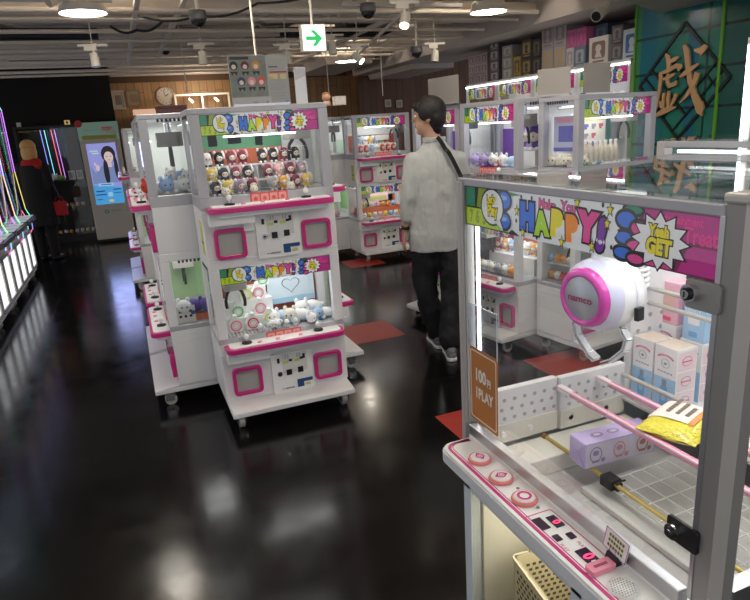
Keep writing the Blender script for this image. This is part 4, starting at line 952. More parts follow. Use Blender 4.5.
# ------------------------------------------------------------------ prizes in the big machine
BW = mat('box_white', (.86, .85, .86), .4); BB = mat('box_blue', (.40, .62, .86), .4, var=.12, scale=70); BBD = mat('box_bottle_blue', (.22, .42, .72), .4); BTAN = mat('box_tan_top', (.72, .60, .50), .5); BRD = mat('box_script_red', (.78, .12, .22), .5); BGR = mat('box_grey_print', (.30, .32, .40), .5); BPK = mat('box_pale_pink', (.82, .66, .70), .5, var=.06, scale=40)
def bath_box(w, d, h):
    b = MB(); b.box(-d/2, d/2, -w/2, w/2, 0, h, BW); b.box(-d/2+.002, d/2-.002, -w/2+.002, w/2-.002, h, h+.0006, BTAN)
    # printed front faces -X (u -> -Y)
    Mx = Matrix.Translation((-d/2, 0, 0)) @ FX; e = .0004
    b.flat([(-w/2, 0), (w/2, 0), (w/2, h*.52), (-w/2, h*.50)], e, BB, Mx)
    b.flat(rr(w*.34, h*.34, .008, 3, 0, h*.21), 2*e, BBD, Mx); b.flat(rr(w*.20, h*.10, .002, 2, 0, h*.43), 2*e, BGR, Mx); b.flat(rr(w*.20, h*.12, .002, 2, 0, h*.2), 3*e, BB, Mx)
    for k in range(9):
        a = PI*(.15+.7*k/8); u, v = -w*.36*math.cos(a), h*.80+h*.07*math.sin(a); b.flat(rr(w*.07, h*.028, .001, 1, u, v), 2*e, BRD, Mx)
    b.ring(ell(0, h*.74, w*.18, w*.18, 18), ell(0, h*.74, w*.165, w*.165, 18), 0, 2*e, BGR, Mx); b.flat(ell(0, h*.735, w*.08, w*.05, 10), 2*e, BGR, Mx)
    for k in range(5): b.flat(rr(w*.10, h*.022, .001, 1, -w*.28+w*.14*k, h*.60), 2*e, BGR, Mx)
    # right flank faces -Y: three little panels
    for k in range(3):
        M2 = Matrix.Translation((0, -w/2, 0)) @ XZ; b.flat(rr(d*.92, h*.30, .003, 2, 0, h*(.17+.32*k)), e, BPK, M2); b.flat(ell(0, h*(.17+.32*k), d*.26, h*.08, 12), 2*e, BRD if k == 2 else BGR, M2); b.flat(ell(0, h*(.17+.32*k), d*.23, h*.07, 12), 3*e, BPK, M2); b.flat(rr(d*.5, h*.02, .001, 1, 0, h*(.17+.32*k)), 4*e, BRD, M2)
    return b
for k, (x, y, z, w_, d, h, lab) in enumerate(((1.225, 1.165, .815, .068, .066, .168, 'white and blue prize box, left of the front pair behind the pink rods'), (1.225, 1.090, .815, .070, .066, .168, 'white and blue prize box, right of the front pair behind the pink rods'),
        (1.325, 1.190, .815, .070, .066, .185, 'white and blue prize box standing behind the front pair, its top just showing'), (1.325, 1.105, .815, .070, .066, .160, 'white and blue prize box behind the front pair, next to the corner post'))):
    o = bath_box(w_, d, h).build('prize_box'); o.location = (x, y, z); tag(o, lab, 'prize box', 'white and blue prize boxes')
for k, (x, y, z, w_, h, c, lab) in enumerate(((1.325, 1.190, 1.001, .066, .115, (.86, .48, .58), 'pink flat prize box on top behind the two upper grey rods'), (1.325, 1.105, .976, .066, .145, (.42, .62, .86), 'light blue prize box beside the pink one behind the upper lock'))):
    m = mat('prize_'+str(c[0])[2:]+'tone', c, .45); b = MB(); b.box(-.03, .03, -w_/2, w_/2, 0, h, m); Mx = Matrix.Translation((-.03, 0, 0)) @ FX
    b.flat(rr(w_*.55, h*.5, .004, 2, .0, h*.55), .0005, mat('prize_gold', (.75, .55, .35), .5) if k == 0 else BW, Mx); b.flat(rr(w_*.4, h*.1, .002, 1, .0, h*.12), .0005, BRD if k == 0 else BBD, Mx)
    for q in range(5): b.flat(rr(w_*.06, h*.16, .001, 1, -w_*.2+w_*.1*q, h*.55), .001, m, Mx)
    o = b.build('flat_box', None, .002); o.location = (x, y, z); tag(o, lab, 'prize box')
# lavender three-pack
LV = mat('lavender_wrap', (.58, .48, .80), .4, var=.05); LVP = mat('lavender_print', (.34, .24, .52), .5); LVG = mat('grey_window', (.62, .60, .68), .4)
lp = thing('wrapped_box_pack', 'lavender pack of three small boxes lying on the white wire grid', 'prize box', (.975, 1.03, .772), -.06)
Wd, Dp, Hh = .195, .058, .062
b = MB(); b.box(-Wd/2, Wd/2, -Dp/2, Dp/2, 0, Hh, LV); Mf = Matrix.Translation((0, -Dp/2, 0)) @ XZ
b.flat([(-Wd/2+.003, .003), (Wd/2-.003, .003), (Wd/2-.003, Hh-.004), (-Wd/2+.003, Hh-.004)], .0004, mat('lavender_pale', (.66, .60, .78), .45), Mf)
for k in range(3):
    u = -Wd/2+Wd*(k+.5)/3; cc = (LVP, mat('rose_print', (.60, .26, .36), .5), mat('brown_print', (.42, .16, .14), .5))[k]
    b.flat(rr(.050, .050, .004, 3, u, Hh/2), .0008, LVG, Mf); b.ring(ell(u-.004, Hh/2, .017, .020, 18), ell(u-.004, Hh/2, .014, .017, 18), .0008, .0013, cc, Mf); b.flat(ell(u-.004, Hh/2+.004, .009, .007, 12), .0012, cc, Mf); b.flat(ell(u+.016, Hh/2-.016, .006, .006, 12), .0012, cc, Mf); b.flat(rr(.02, .006, .001, 1, u-.004, Hh*.22), .0013, cc, Mf)
Mt_ = Matrix.Translation((0, 0, Hh)); b.flat(rr(Wd*.72, Dp*.62, .004, 3), .0004, LVG, Mt_); b.flat(rr(Wd*.68, Dp*.54, .004, 3), .0007, LV, Mt_)
for k in range(3): b.flat(ell(-.045+.045*k, 0, .016, .010, 14), .001, LVP, Mt_); b.flat(ell(-.045+.045*k, 0, .010, .006, 14), .0013, LVG, Mt_)
b.build('pack', lp, .0012)
b = MB(); Me = Matrix.Translation((-Wd/2, 0, 0)) @ FX
b.prism([(-Dp/2+.001, .001), (Dp/2-.001, .001), (.002, Hh*.52)], .0004, .0022, LV, Me); b.prism([(-Dp/2+.001, Hh-.001), (.002, Hh*.5), (Dp/2-.001, Hh-.001)], .0004, .0014, mat('lavender_fold', (.62, .53, .84), .4), Me); b.build('end_fold', lp)
# yellow pouch on the pink rods
yp = thing('sweets_pouch', 'clear pouch of yellow sweets with an orange and white label lying across the pink rods', 'sweets pouch', (1.035, .893, .880), .35)
YE = mat('yellow_gel', (.85, .70, .05), .25, var=.25, scale=160, bump=.6, coat=.5); LBL = mat('cream_label', (.86, .80, .72), .45); ORL = mat('orange_edge', (.80, .30, .08), .45)
b = MB(); n1, n2 = 20, 14; V = []; Fc = []
for sgn in (1, -1):
    for j in range(n2+1):
        for i in range(n1+1):
            u, v = i/n1*2-1, j/n2*2-1
            h = (max(0, 1-abs(u)**3.0)*max(0, 1-abs(v)**3.0))**.6*.020+.0006
            V.append((u*.085, v*.062, sgn*h+(.0015*math.sin(19*u+7*v) if sgn > 0 else 0)))
N_ = (n1+1)*(n2+1)
for q in (0, N_):
    for j in range(n2):
        for i in range(n1):
            a = q+j*(n1+1)+i; Fc.append((a, a+1, a+n1+2, a+n1+1))
b.add(V, Fc, YE, True); b.build('pouch', yp, loc=(0, 0, .022))
b = MB(); V = []; Fc = []
for j in range(9):
    for i in range(13):
        u, v = -.45+1.40*i/12, -.62+1.55*j/8
        h = (max(0, 1-abs(u)**3.0)*max(0, 1-abs(min(v, 1))**3.0))**.6*.020+.0032
        V.append((u*.085, v*.062, h))
for j in range(8):
    for i in range(12): a = j*13+i; Fc.append((a, a+1, a+14, a+13))
b.add(V, Fc[:12], ORL); b.add(V, Fc[12:], LBL)
for r_ in range(3):
    for k in range(6-r_):
        b.box(-.012+.013*k, -.003+.013*k, .022-.02*r_, .030-.02*r_, .024, .0254, mat('label_print', (.25, .18, .15), .5))
b.build('label', yp, loc=(0, 0, .022))
# card on a bulldog clip on the console
cl = thing('clip_card_stand', 'little white card held upright by a black bulldog clip on the console', 'card stand', (.688, .712, .80), 0)
b = MB(); b.prism([(-.009, 0), (.009, 0), (.003, .016), (-.003, .016)], -.013, .013, BLACK, Matrix(((1, 0, 0, 0), (0, 0, 1, 0), (0, 1, 0, 0), (0, 0, 0, 1)))); b.path([(-.002, -.008, .014), (-.003, -.006, .028), (-.003, .006, .028), (-.002, .008, .014)], .0008, CHROME, 6); b.build('bulldog_clip', cl)
b = MB(); Mx = Matrix.Translation((0, 0, .014)) @ Matrix.Rotation(.12, 4, 'Y') @ Matrix.Rotation(.10, 4, 'X') @ FX
b.prism(rr(.056, .042, .002, 2, 0, .022), -.0008, 0, WHITE2, Mx); b.ring(rr(.055, .041, .002, 2, 0, .022), rr(.052, .038, .002, 2, 0, .022), 0, .0003, mat('purple_line', (.45, .12, .40), .5), Mx)
for r_ in range(3): 
    for k in range(6): b.flat(rr(.0052, .007, .001, 1, -.0155+.0062*k, .032-.010*r_), .0004, mat('olive_ink', (.38, .38, .10), .5), Mx); b.flat(rr(.0035, .0022, .0005, 1, -.0155+.0062*k, .032-.010*r_), .0006, BLACK, Mx)
b.build('card', cl)
# baskets in the prize bay
bk = thing('plastic_basket', 'cream perforated plastic basket with a wooden grip inside the lower window', 'basket', (.87, 1.02, .165), 0)
BK = mat('cream_plastic', (.74, .68, .50), .45); BHO = mat('basket_hole', (.12, .10, .07), .7)
def basket_parts(t, wx, wy, h):
    b = MB(); tp = .012
    for (x0, x1, y0, y1) in ((-wx/2, -wx/2+.004, -wy/2, wy/2), (wx/2-.004, wx/2, -wy/2, wy/2), (-wx/2, wx/2, -wy/2, -wy/2+.004), (-wx/2, wx/2, wy/2-.004, wy/2)):
        b.box(x0, x1, y0, y1, 0, h, BK)
    b.box(-wx/2, wx/2, -wy/2, wy/2, 0, .004, BK)
    b.ring(rr(wx+.014, wy+.014, .015, 3), rr(wx-.004, wy-.004, .012, 3), h-.012, h, BK, Matrix())
    z = .03; r_ = 0
    while z < h-.03:
        y = -wy/2+.02+(.008 if r_ % 2 else 0)
        while y < wy/2-.015:
            for x in (-wx/2-.0004, wx/2-.0044): b.box(x, x+.0048, y-.005, y+.005, z-.004, z+.004, BHO)
            y += .018
        x = -wx/2+.02+(.008 if r_ % 2 else 0)
        while x < wx/2-.015:
            for y in (-wy/2-.0004, wy/2-.0044): b.box(x-.005, x+.005, y, y+.0048, z-.004, z+.004, BHO)
            x += .018
        z += .016; r_ += 1
    b.build('basket_body', t)
    b = MB(); b.path([(-wx/2-.002, -.05, h-.004), (-wx/2-.004, -.05, h+.025), (-wx/2-.004, .05, h+.025), (-wx/2-.002, .05, h-.004)], .004, BK, 8); b.cyl((-wx/2-.004, -.035, h+.025), (-wx/2-.004, .035, h+.025), .0085, mat('light_wood', (.50, .28, .12), .5), n=12); b.build('handle', t)
basket_parts(bk, .27, .19, .29)
bk.rotation_euler.z = -PI/2-.12
# ------------------------------------------------------------------ people
def limb(b, pts, m, n=14):
    """tapered limb through (point, radius) or (point, (rx, ry))"""
    for i, (p, r) in enumerate(pts):
        b.sph(p, r, m, n, 8)
        if i: b.cyl(pts[i-1][0], p, pts[i-1][1], m, r, n, True)
def oval_loft(b, secs, m, n=20):
    """closed stack of oval sections: (centre, right vector, rx, forward vector, ry)"""
    V = []; Fc = []
    for (c, r, rx, f, ry) in secs:
        c = Vector(c); r = Vector(r); f = Vector(f)
        for i in range(n):
            a = 2*PI*i/n; V.append(c+r*(rx*math.cos(a))+f*(ry*math.sin(a)))
    k = len(secs)
    for j in range(k-1):
        for i in range(n): Fc.append((j*n+i, j*n+(i+1) % n, (j+1)*n+(i+1) % n, (j+1)*n+i))
    Fc.append(tuple(range(n))[::-1]); Fc.append(tuple((k-1)*n+i for i in range(n)))
    b.add(V, Fc, m, True)
def skin_over(o, vox, it=4, fac=.5):
    md = o.modifiers.new('one_surface', 'REMESH'); md.mode = 'VOXEL'; md.voxel_size = vox; md.use_smooth_shade = True
    if it:
        s_ = o.modifiers.new('smooth', 'SMOOTH'); s_.iterations = it; s_.factor = fac
    return o
SKIN = mat('skin', (.50, .30, .21), .55); HAIRB = mat('black_hair', (.010, .008, .008), .55, var=.3, scale=90, bump=.5)
def shirt_mat():
    m = mat('grey_white_shirt', (.43, .445, .44), .85, var=.05, scale=25); nt = m.node_tree; b = nt.nodes['Principled BSDF']
    tc = nt.nodes.new('ShaderNodeTexCoord'); mp = nt.nodes.new('ShaderNodeMapping'); mp.inputs['Scale'].default_value = (22, 14, 2.6); n = nt.nodes.new('ShaderNodeTexNoise'); n.inputs['Scale'].default_value = 1; n.inputs['Detail'].default_value = 3
    nt.links.new(tc.outputs['Object'], mp.inputs[0]); nt.links.new(mp.outputs[0], n.inputs['Vector']); bp = nt.nodes.new('ShaderNodeBump'); bp.inputs['Strength'].default_value = .9; bp.inputs['Distance'].default_value = .02
    nt.links.new(n.outputs['Fac'], bp.inputs['Height']); nt.links.new(bp.outputs[0], b.inputs['Normal']); return m
SHIRT = shirt_mat(); TROU = mat('black_trousers', (.008, .008, .011), .8, var=.3, scale=20, bump=.4)
def hand_shape(b, wrist, d, palm_n, thumb_dir, m, s=1.):
    """relaxed hand: palm, five bent fingers; d = finger direction, palm_n = normal of the palm, thumb_dir = side of the thumb"""
    wrist = Vector(wrist); d = Vector(d).normalized(); pn = Vector(palm_n).normalized(); td = (Vector(thumb_dir)-d*d.dot(Vector(thumb_dir))).normalized()
    R_ = Matrix((td, pn, d)).transposed().to_4x4()
    b.sph(wrist+d*.045*s, (.037*s, .016*s, .048*s), m, 12, 8, R_)
    for k, (off, L_) in enumerate(((.026, .070), (.009, .078), (-.009, .072), (-.026, .056))):
        a = wrist+d*.082*s+td*off*s; p1 = a+(d*.9+pn*.25).normalized()*L_*.45*s; p2 = p1+(d*.75+pn*.65).normalized()*L_*.32*s; p3 = p2+(d*.5+pn*.85).normalized()*L_*.25*s
        limb(b, ((wrist+d*.05*s+td*off*.8*s, .0095*s), (a, .0095*s), (p1, .0088*s), (p2, .008*s), (p3, .0072*s)), m, 8)
    a = wrist+d*.030*s+td*.030*s; p1 = a+(td*.7+d*.8+pn*.2).normalized()*.036*s; p2 = p1+(d*.95+td*.25+pn*.35).normalized()*.028*s
    limb(b, ((wrist+d*.02*s+td*.015*s, .013*s), (a, .0125*s), (p1, .010*s), (p2, .0085*s)), m, 8)
def head_shape(b, c, f, m, s=1.):
    """head with jaw, nose, ears, facing f (horizontal unit vector)"""
    c = Vector(c); f = Vector(f).normalized(); r = f.cross(Vector((0, 0, 1))).normalized(); u = Vector((0, 0, 1)); R_ = Matrix((r, f, u)).transposed().to_4x4()
    b.sph(c+u*.022*s, (.076*s, .096*s, .093*s), m, 20, 14, R_); b.sph(c+f*.026*s-u*.05*s, (.058*s, .062*s, .066*s), m, 16, 10, R_); b.sph(c+f*.066*s-u*.092*s, (.026*s, .022*s, .020*s), m, 12, 8, R_)
    b.cyl(c+f*.090*s+u*.014*s, c+f*.108*s-u*.022*s, .008*s, m, .014*s, 10); b.sph(c+f*.106*s-u*.022*s, (.015*s, .014*s, .011*s), m, 10, 8, R_)
    for z, rr_ in ((-.052, .020), (-.064, .018)): b.sph(c+f*.086*s+u*z*s, (rr_*s, .008*s, .006*s), m, 10, 6, R_)
    b.sph(c+f*.080*s+u*.032*s, (.055*s, .014*s, .012*s), m, 12, 6, R_)
    for sd in (-1, 1): b.sph(c+r*.077*s*sd-f*.008*s-u*.006*s, (.012*s, .022*s, .033*s), m, 10, 8, R_)
def eyes_parts(parent, c, f, s=1., lip=True):
    c = Vector(c); f = Vector(f).normalized(); r = f.cross(Vector((0, 0, 1))).normalized(); u = Vector((0, 0, 1)); R_ = Matrix((r, f, u)).transposed().to_4x4()
    for sd in (-1, 1):
        b = MB(); b.sph(c+r*.032*s*sd+f*.080*s+u*.008*s, (.014*s, .012*s, .009*s), mat('eye_white', (.8, .78, .75), .3), 12, 8, R_); b.sph(c+r*.032*s*sd+f*.0885*s+u*.008*s, (.0062*s, .005*s, .0062*s), BLACK, 10, 6, R_); b.build('eye', parent, world=True)
        b = MB(); b.cyl(c+r*.016*s*sd+f*.093*s+u*.034*s, c+r*.048*s*sd+f*.084*s+u*.036*s, .004*s, HAIRB, n=8); b.build('eyebrow', parent, world=True)
    b = MB(); b.sph(c+f*.0895*s-u*.058*s, (.022*s, .007*s, .007*s), mat('lips', (.42, .17, .14), .5), 12, 8, R_); b.build('lips', parent, world=True)

man = thing('person', 'person seen from behind in loose white shirt and black trousers with a crossbody strap', 'person', (1.95, 3.80, 0))
bf = Vector((.26, .966, 0)); br = Vector((.966, -.26, 0)); hf = Vector((-.78, .62, 0)).normalized()
HC = Vector((1.935, 3.81, 1.600))
hipL, hipR = Vector((1.865, 3.82, .84)), Vector((2.02, 3.78, .84)); kL, kR = Vector((1.885, 3.86, .45)), Vector((2.03, 3.73, .46)); aL, aR = Vector((1.985, 3.90, .085)), Vector((1.95, 3.63, .095))
shL, shR = Vector((1.800, 3.84, 1.335)), Vector((2.125, 3.755, 1.328)); eL, wL = Vector((1.765, 3.82, 1.10)), Vector((1.745, 3.86, .885)); eR, wR = Vector((2.175, 3.78, 1.09)), Vector((2.165, 3.90, .88))
b = MB(); head_shape(b, HC, hf, SKIN); b.cyl((1.965, 3.80, 1.40), HC-Vector((0, 0, .05)), .056, SKIN, .054, 16)
oval_loft(b, (((1.955, 3.80, .80), br, .15, bf, .10), ((1.955, 3.80, .95), br, .13, bf, .09), ((1.96, 3.80, 1.2), br, .15, bf, .095), ((1.965, 3.80, 1.36), br, .12, bf, .075), ((1.965, 3.80, 1.42), br, .06, bf, .06)), SKIN)
for sh, el, wr in ((shL, eL, wL), (shR, eR, wR)): limb(b, ((sh.lerp(Vector((1.965, 3.80, 1.31)), .16), .036), (el, .034), (el.lerp(wr, .35), .036), (wr, .026)), SKIN)
hand_shape(b, wL-Vector((0, 0, .005)), (-.10, .12, -1), (.8, .6, 0), (.25, .95, 0), SKIN, 1.08); hand_shape(b, wR, (.05, .15, -1), (-.9, .3, 0), (-.1, .95, 0), SKIN)
for hp, kn, an in ((hipL, kL, aL), (hipR, kR, aR)): limb(b, ((hp, .078), (kn, .052), (kn.lerp(an, .3), .052), (an, .036)), SKIN); limb(b, ((an-Vector((0, 0, .02)), .035), (an+Vector((.05, .13, -.05)), .028)), SKIN)
body = skin_over(b.build('body', man, world=True), .0065, 3)
eyes_parts(body, HC, hf)
b = MB(); Rh = Matrix((hf.cross(Vector((0, 0, 1))), hf, Vector((0, 0, 1)))).transposed().to_4x4(); rh = hf.cross(Vector((0, 0, 1)))
b.sph(HC-hf*.012+Vector((0, 0, .040)), (.092, .106, .092), HAIRB, 22, 14, Rh, -.15, 1); b.sph(HC-hf*.050+Vector((0, 0, .0)), (.080, .066, .095), HAIRB, 20, 12, Rh); b.sph(HC-hf*.055+Vector((0, 0, -.065)), (.058, .042, .05), HAIRB, 16, 10, Rh)
b.sph(HC+hf*.062+Vector((0, 0, .068)), (.068, .045, .034), HAIRB, 16, 10, Rh)
for sd in (-1, 1): b.sph(HC+rh*.074*sd+hf*.004+Vector((0, 0, .030)), (.024, .056, .060), HAIRB, 12, 8, Rh)
for k in range(26):
    a = rnd.uniform(0, 2*PI); e_ = rnd.uniform(.1, 1.3); d = rh*math.cos(a)*math.cos(e_)+hf*math.sin(a)*math.cos(e_)+Vector((0, 0, math.sin(e_)))
    if d.dot(hf) > .55 and d.z < .45: continue
    p = HC-hf*.015+Vector((0, 0, .035))+Vector((d.x*.09, d.y*.09, d.z*.088)); b.cyl(p, p+d*.012+Vector((0, 0, -.035)), .016, HAIRB, .006, 6)
skin_over(b.build('hair', man, world=True), .006, 2)
# shirt
b = MB()
oval_loft(b, (((1.945, 3.80, .735), br, .182, bf, .135), ((1.945, 3.80, .80), br, .182, bf, .138), ((1.95, 3.80, .95), br, .180, bf, .132), ((1.955, 3.80, 1.10), br, .182, bf, .130), ((1.962, 3.80, 1.24), br, .188, bf, .125), ((1.965, 3.80, 1.32), br, .176, bf, .112), ((1.967, 3.80, 1.38), br, .128, bf, .092), ((1.967, 3.80, 1.42), br, .086, bf, .074), ((1.965, 3.80, 1.458), br, .068, bf, .066)), SHIRT, 28)
for sh, el, wr in ((shL, eL, wL), (shR, eR, wR)):
    c = el.lerp(wr, .60); sh = sh.lerp(Vector((1.965, 3.80, 1.33)), .10); limb(b, ((sh-Vector((0, 0, .015)), .066), (sh.lerp(el, .5), .064), (el, .056), (el.lerp(wr, .4), .054), (c, .047)), SHIRT, 16); b.cyl(c, el.lerp(wr, .68), .051, SHIRT, .049, 16)
sh_o = skin_over(b.build('shirt', man, world=True), .009, 3)
tx = bpy.data.textures.new('cloth_folds', 'CLOUDS'); tx.noise_scale = .09; tx.noise_depth = 2
dm = sh_o.modifiers.new('folds', 'DISPLACE'); dm.texture = tx; dm.strength = .024; dm.mid_level = .5
b = MB(); 
b.ring(rr(.150, .142, .06, 6), rr(.128, .122, .055, 6), 1.440, 1.472, SHIRT, Matrix.Translation((1.963, 3.80, 0))); skin_over(b.build('collar', man, world=True), .006, 2)
# trousers
b = MB(); oval_loft(b, (((1.945, 3.80, .73), br, .150, bf, .115), ((1.945, 3.80, .82), br, .158, bf, .118), ((1.945, 3.80, .92), br, .15, bf, .105)), TROU)
for hp, kn, an in ((hipL, kL, aL), (hipR, kR, aR)):
    limb(b, ((hp-Vector((0, 0, .04)), .098), (kn+Vector((0, 0, .12)), .088), (kn, .082), (kn.lerp(an, .5), .080), (an+Vector((0, 0, .035)), .074)), TROU, 18)
tr_o = skin_over(b.build('trousers', man, world=True), .010, 3); dm = tr_o.modifiers.new('folds', 'DISPLACE'); dm.texture = tx; dm.strength = .034; dm.mid_level = .5
SHOE = mat('grey_suede', (.16, .16, .17), .8); SOLE = mat('white_sole', (.75, .75, .74), .5)
for an, hd in ((aL, Vector((.20, .98, 0))), (aR, Vector((.36, .933, 0)))):
    h = Vector((an.x, an.y, 0))-hd*.06; rt_ = Vector((hd.y, -hd.x, 0)); Rs = Matrix((rt_, hd, Vector((0, 0, 1)))).transposed().to_4x4(); b = MB(); T_s = Matrix.Translation(h) @ Rs
    P = [(-.034, .0), (-.038, .05), (-.036, .10), (-.046, .17), (-.044, .22), (-.024, .262), (.0, .27), (.026, .262), (.046, .22), (.048, .17), (.036, .10), (.036, .05), (.034, 0), (.018, -.022), (-.018, -.022)]
    b.prism(P, .002, .026, SOLE, T_s); so = None
    b.prism([(x*.94, y*.985+.003) for x, y in P], .026, .052, SHOE, T_s); b.sph((0, .04, .062), (.038, .055, .045), SHOE, 14, 8, None); b.V[-0:] = b.V[-0:]
    n0 = len(b.V)
    sh_ = b.build('shoe', None, .004)
    # the domed upper was added in local space: move it onto the shoe
    me = sh_.data
    k0 = len(b.V)-(9*14)
    for i in range(k0, len(b.V)): me.vertices[i].co = T_s @ Vector(b.V[i])
    sh_.parent = man; sh_.location = -Vector(man.location)
    bb = MB(); 
    for q in range(4): bb.cyl(T_s @ Vector((-.022, .085+.022*q, .056-.001*q)), T_s @ Vector((.022, .085+.022*q, .056-.001*q)), .004, WHITE2, n=6)
    bb.build('laces', sh_, loc=None)
b = MB(); P = []
for k in range(15):
    t_ = k/14; x = .0+.172*t_; z = 1.468-.30*t_**1.15
    hw, hd_ = (.092+(1.43-z)*1.1, .085) if z > 1.39 else (.186, .118+(1.39-z)*.10)
    P.append(Vector((1.966, 3.80, z))+br*x+bf*(-(hd_+.012)*math.sqrt(max(.05, 1-min(1, x/(hw+.015))**2))-.006))
STR = mat('black_webbing', (.012, .012, .014), .7)
for i in range(len(P)-1):
    d = (P[i+1]-P[i]).normalized(); L_ = (P[i+1]-P[i]).length; nrm = bf; sd = d.cross(nrm).normalized(); nn = sd.cross(d)
    M_ = Matrix((sd, nn, d)).transposed().to_4x4(); b.box(-.013, .013, -.003, .003, -.006, L_+.006, STR, Matrix.Translation(P[i]) @ M_)
b.build('bag_strap', man, world=True)
b = MB(); wt = eL.lerp(wL, .93); d = (wL-eL).normalized(); Mw = Matrix.Translation(wt) @ d.to_track_quat('Z', 'Y').to_matrix().to_4x4()
b.lathe([(.029, -.012), (.033, -.010), (.033, .010), (.029, .012)], BLACK, Mw, 18); b.cyl(wt-br*.030, wt-br*.040, .018, CHROME, n=16); b.build('wristwatch', man, world=True)

man.location = (1.885, 3.69, 0); man.scale = (.97, .97, 1)
# shopper at the display case
lady = thing('person', 'blonde person in dark coat and red scarf facing the glass display case', 'person', (-1.16, 9.9, 0), 0)
BLOND = mat('blonde_hair', (.70, .40, .15), .6, var=.25, scale=60, bump=.4); COAT = mat('black_coat', (.012, .010, .012), .85, var=.2); SCF = mat('red_scarf', (.45, .015, .02), .8, var=.1)
f2 = Vector((.45, .893, 0)); r2 = Vector((.893, -.45, 0)); H2 = Vector((-1.155, 9.9, 1.555)); o0_ = Vector((-1.16, 9.9, 0))
b = MB(); head_shape(b, H2, f2, SKIN); b.cyl(H2-Vector((0, 0, .18)), H2-Vector((0, 0, .05)), .052, SKIN, n=14)
oval_loft(b, ((o0_+Vector((0, 0, .75)), r2, .14, f2, .1), (o0_+Vector((0, 0, 1.1)), r2, .12, f2, .09), (o0_+Vector((0, 0, 1.33)), r2, .14, f2, .08), (o0_+Vector((0, 0, 1.40)), r2, .06, f2, .05)), SKIN)
arms2 = []
for sd in (-1, 1):
    s_, e_, w_ = o0_+r2*.17*sd+Vector((0, 0, 1.31)), o0_+r2*.215*sd+Vector((0, 0, 1.04))-f2*.02, o0_+r2*.20*sd+f2*.12+Vector((0, 0, .84)); arms2.append((s_, e_, w_))
    limb(b, ((s_, .045), (e_, .036), (w_, .024)), SKIN); hand_shape(b, w_, (0, .15, -1), r2*(-sd), f2, SKIN, .92)
    limb(b, ((o0_+r2*.08*sd+Vector((0, 0, .80)), .075), (o0_+r2*.085*sd+Vector((0, 0, .45)), .05), (o0_+r2*.085*sd+Vector((0, 0, .08)), .035)), SKIN)
bd2 = skin_over(b.build('body', lady, world=True), .008, 2); eyes_parts(bd2, H2, f2)
b = MB(); R2 = Matrix((r2, f2, Vector((0, 0, 1)))).transposed().to_4x4(); b.sph(H2-f2*.015+Vector((0, 0, .035)), (.098, .108, .098), BLOND, 20, 12, R2, -.1, 1); b.sph(H2-f2*.045-Vector((0, 0, .05)), (.092, .070, .14), BLOND, 20, 12, R2)
for sd in (-1, 1): b.sph(H2+r2*.078*sd-Vector((0, 0, .04))-f2*.01, (.024, .05, .10), BLOND, 12, 8, R2)
skin_over(b.build('hair', lady, world=True), .009, 2)
b = MB(); oval_loft(b, ((o0_+Vector((0, 0, .50)), r2, .23, f2, .17), (o0_+Vector((0, 0, .8)), r2, .205, f2, .15), (o0_+Vector((0, 0, 1.1)), r2, .185, f2, .13), (o0_+Vector((0, 0, 1.3)), r2, .19, f2, .115), (o0_+Vector((0, 0, 1.40)), r2, .10, f2, .08)), COAT)
for s_, e_, w_ in arms2: limb(b, ((s_, .07), (e_, .060), (e_.lerp(w_, .9), .046)), COAT)
skin_over(b.build('coat', lady, world=True), .012, 2)
b = MB()
for sd in (-1, 1): limb(b, ((o0_+r2*.09*sd+Vector((0, 0, .55)), .09), (o0_+r2*.09*sd+Vector((0, 0, .4)), .075), (o0_+r2*.09*sd+Vector((0, 0, .09)), .065)), COAT)
skin_over(b.build('trousers', lady, world=True), .012, 2)
b = MB(); oval_loft(b, ((o0_+Vector((0, 0, 1.34)), r2, .15, f2, .115), (o0_+Vector((0, 0, 1.39)), r2, .135, f2, .11), (o0_+Vector((0, 0, 1.44)), r2, .09, f2, .085)), SCF); b.sph(o0_+r2*.12-f2*.02+Vector((0, 0, 1.33)), (.07, .09, .06), SCF); skin_over(b.build('scarf', lady, world=True), .010, 2)
for sd in (-1, 1):
    h = o0_+r2*.09*sd; b = MB(); b.sph(h+f2*.06+Vector((0, 0, .035)), (.045, .13, .035), BLACK, 14, 8, R2); b.sph(h+Vector((0, 0, .06)), (.042, .05, .06), BLACK, 12, 8, R2); b.build('shoe', lady, world=True)
rb = thing('shoulder_bag', 'red bag held low by the blonde person at the display case', 'bag', (-.90, 9.83, .62)); b = MB(); b.box(-.085, .085, -.035, .035, 0, .20, SCF); b.build('bag_body', rb, .02); b = MB(); b.path([(-.05, 0, .195), (-.045, 0, .25), (0, 0, .275), (.045, 0, .25), (.05, 0, .195)], .006, SCF); b.build('handle', rb)
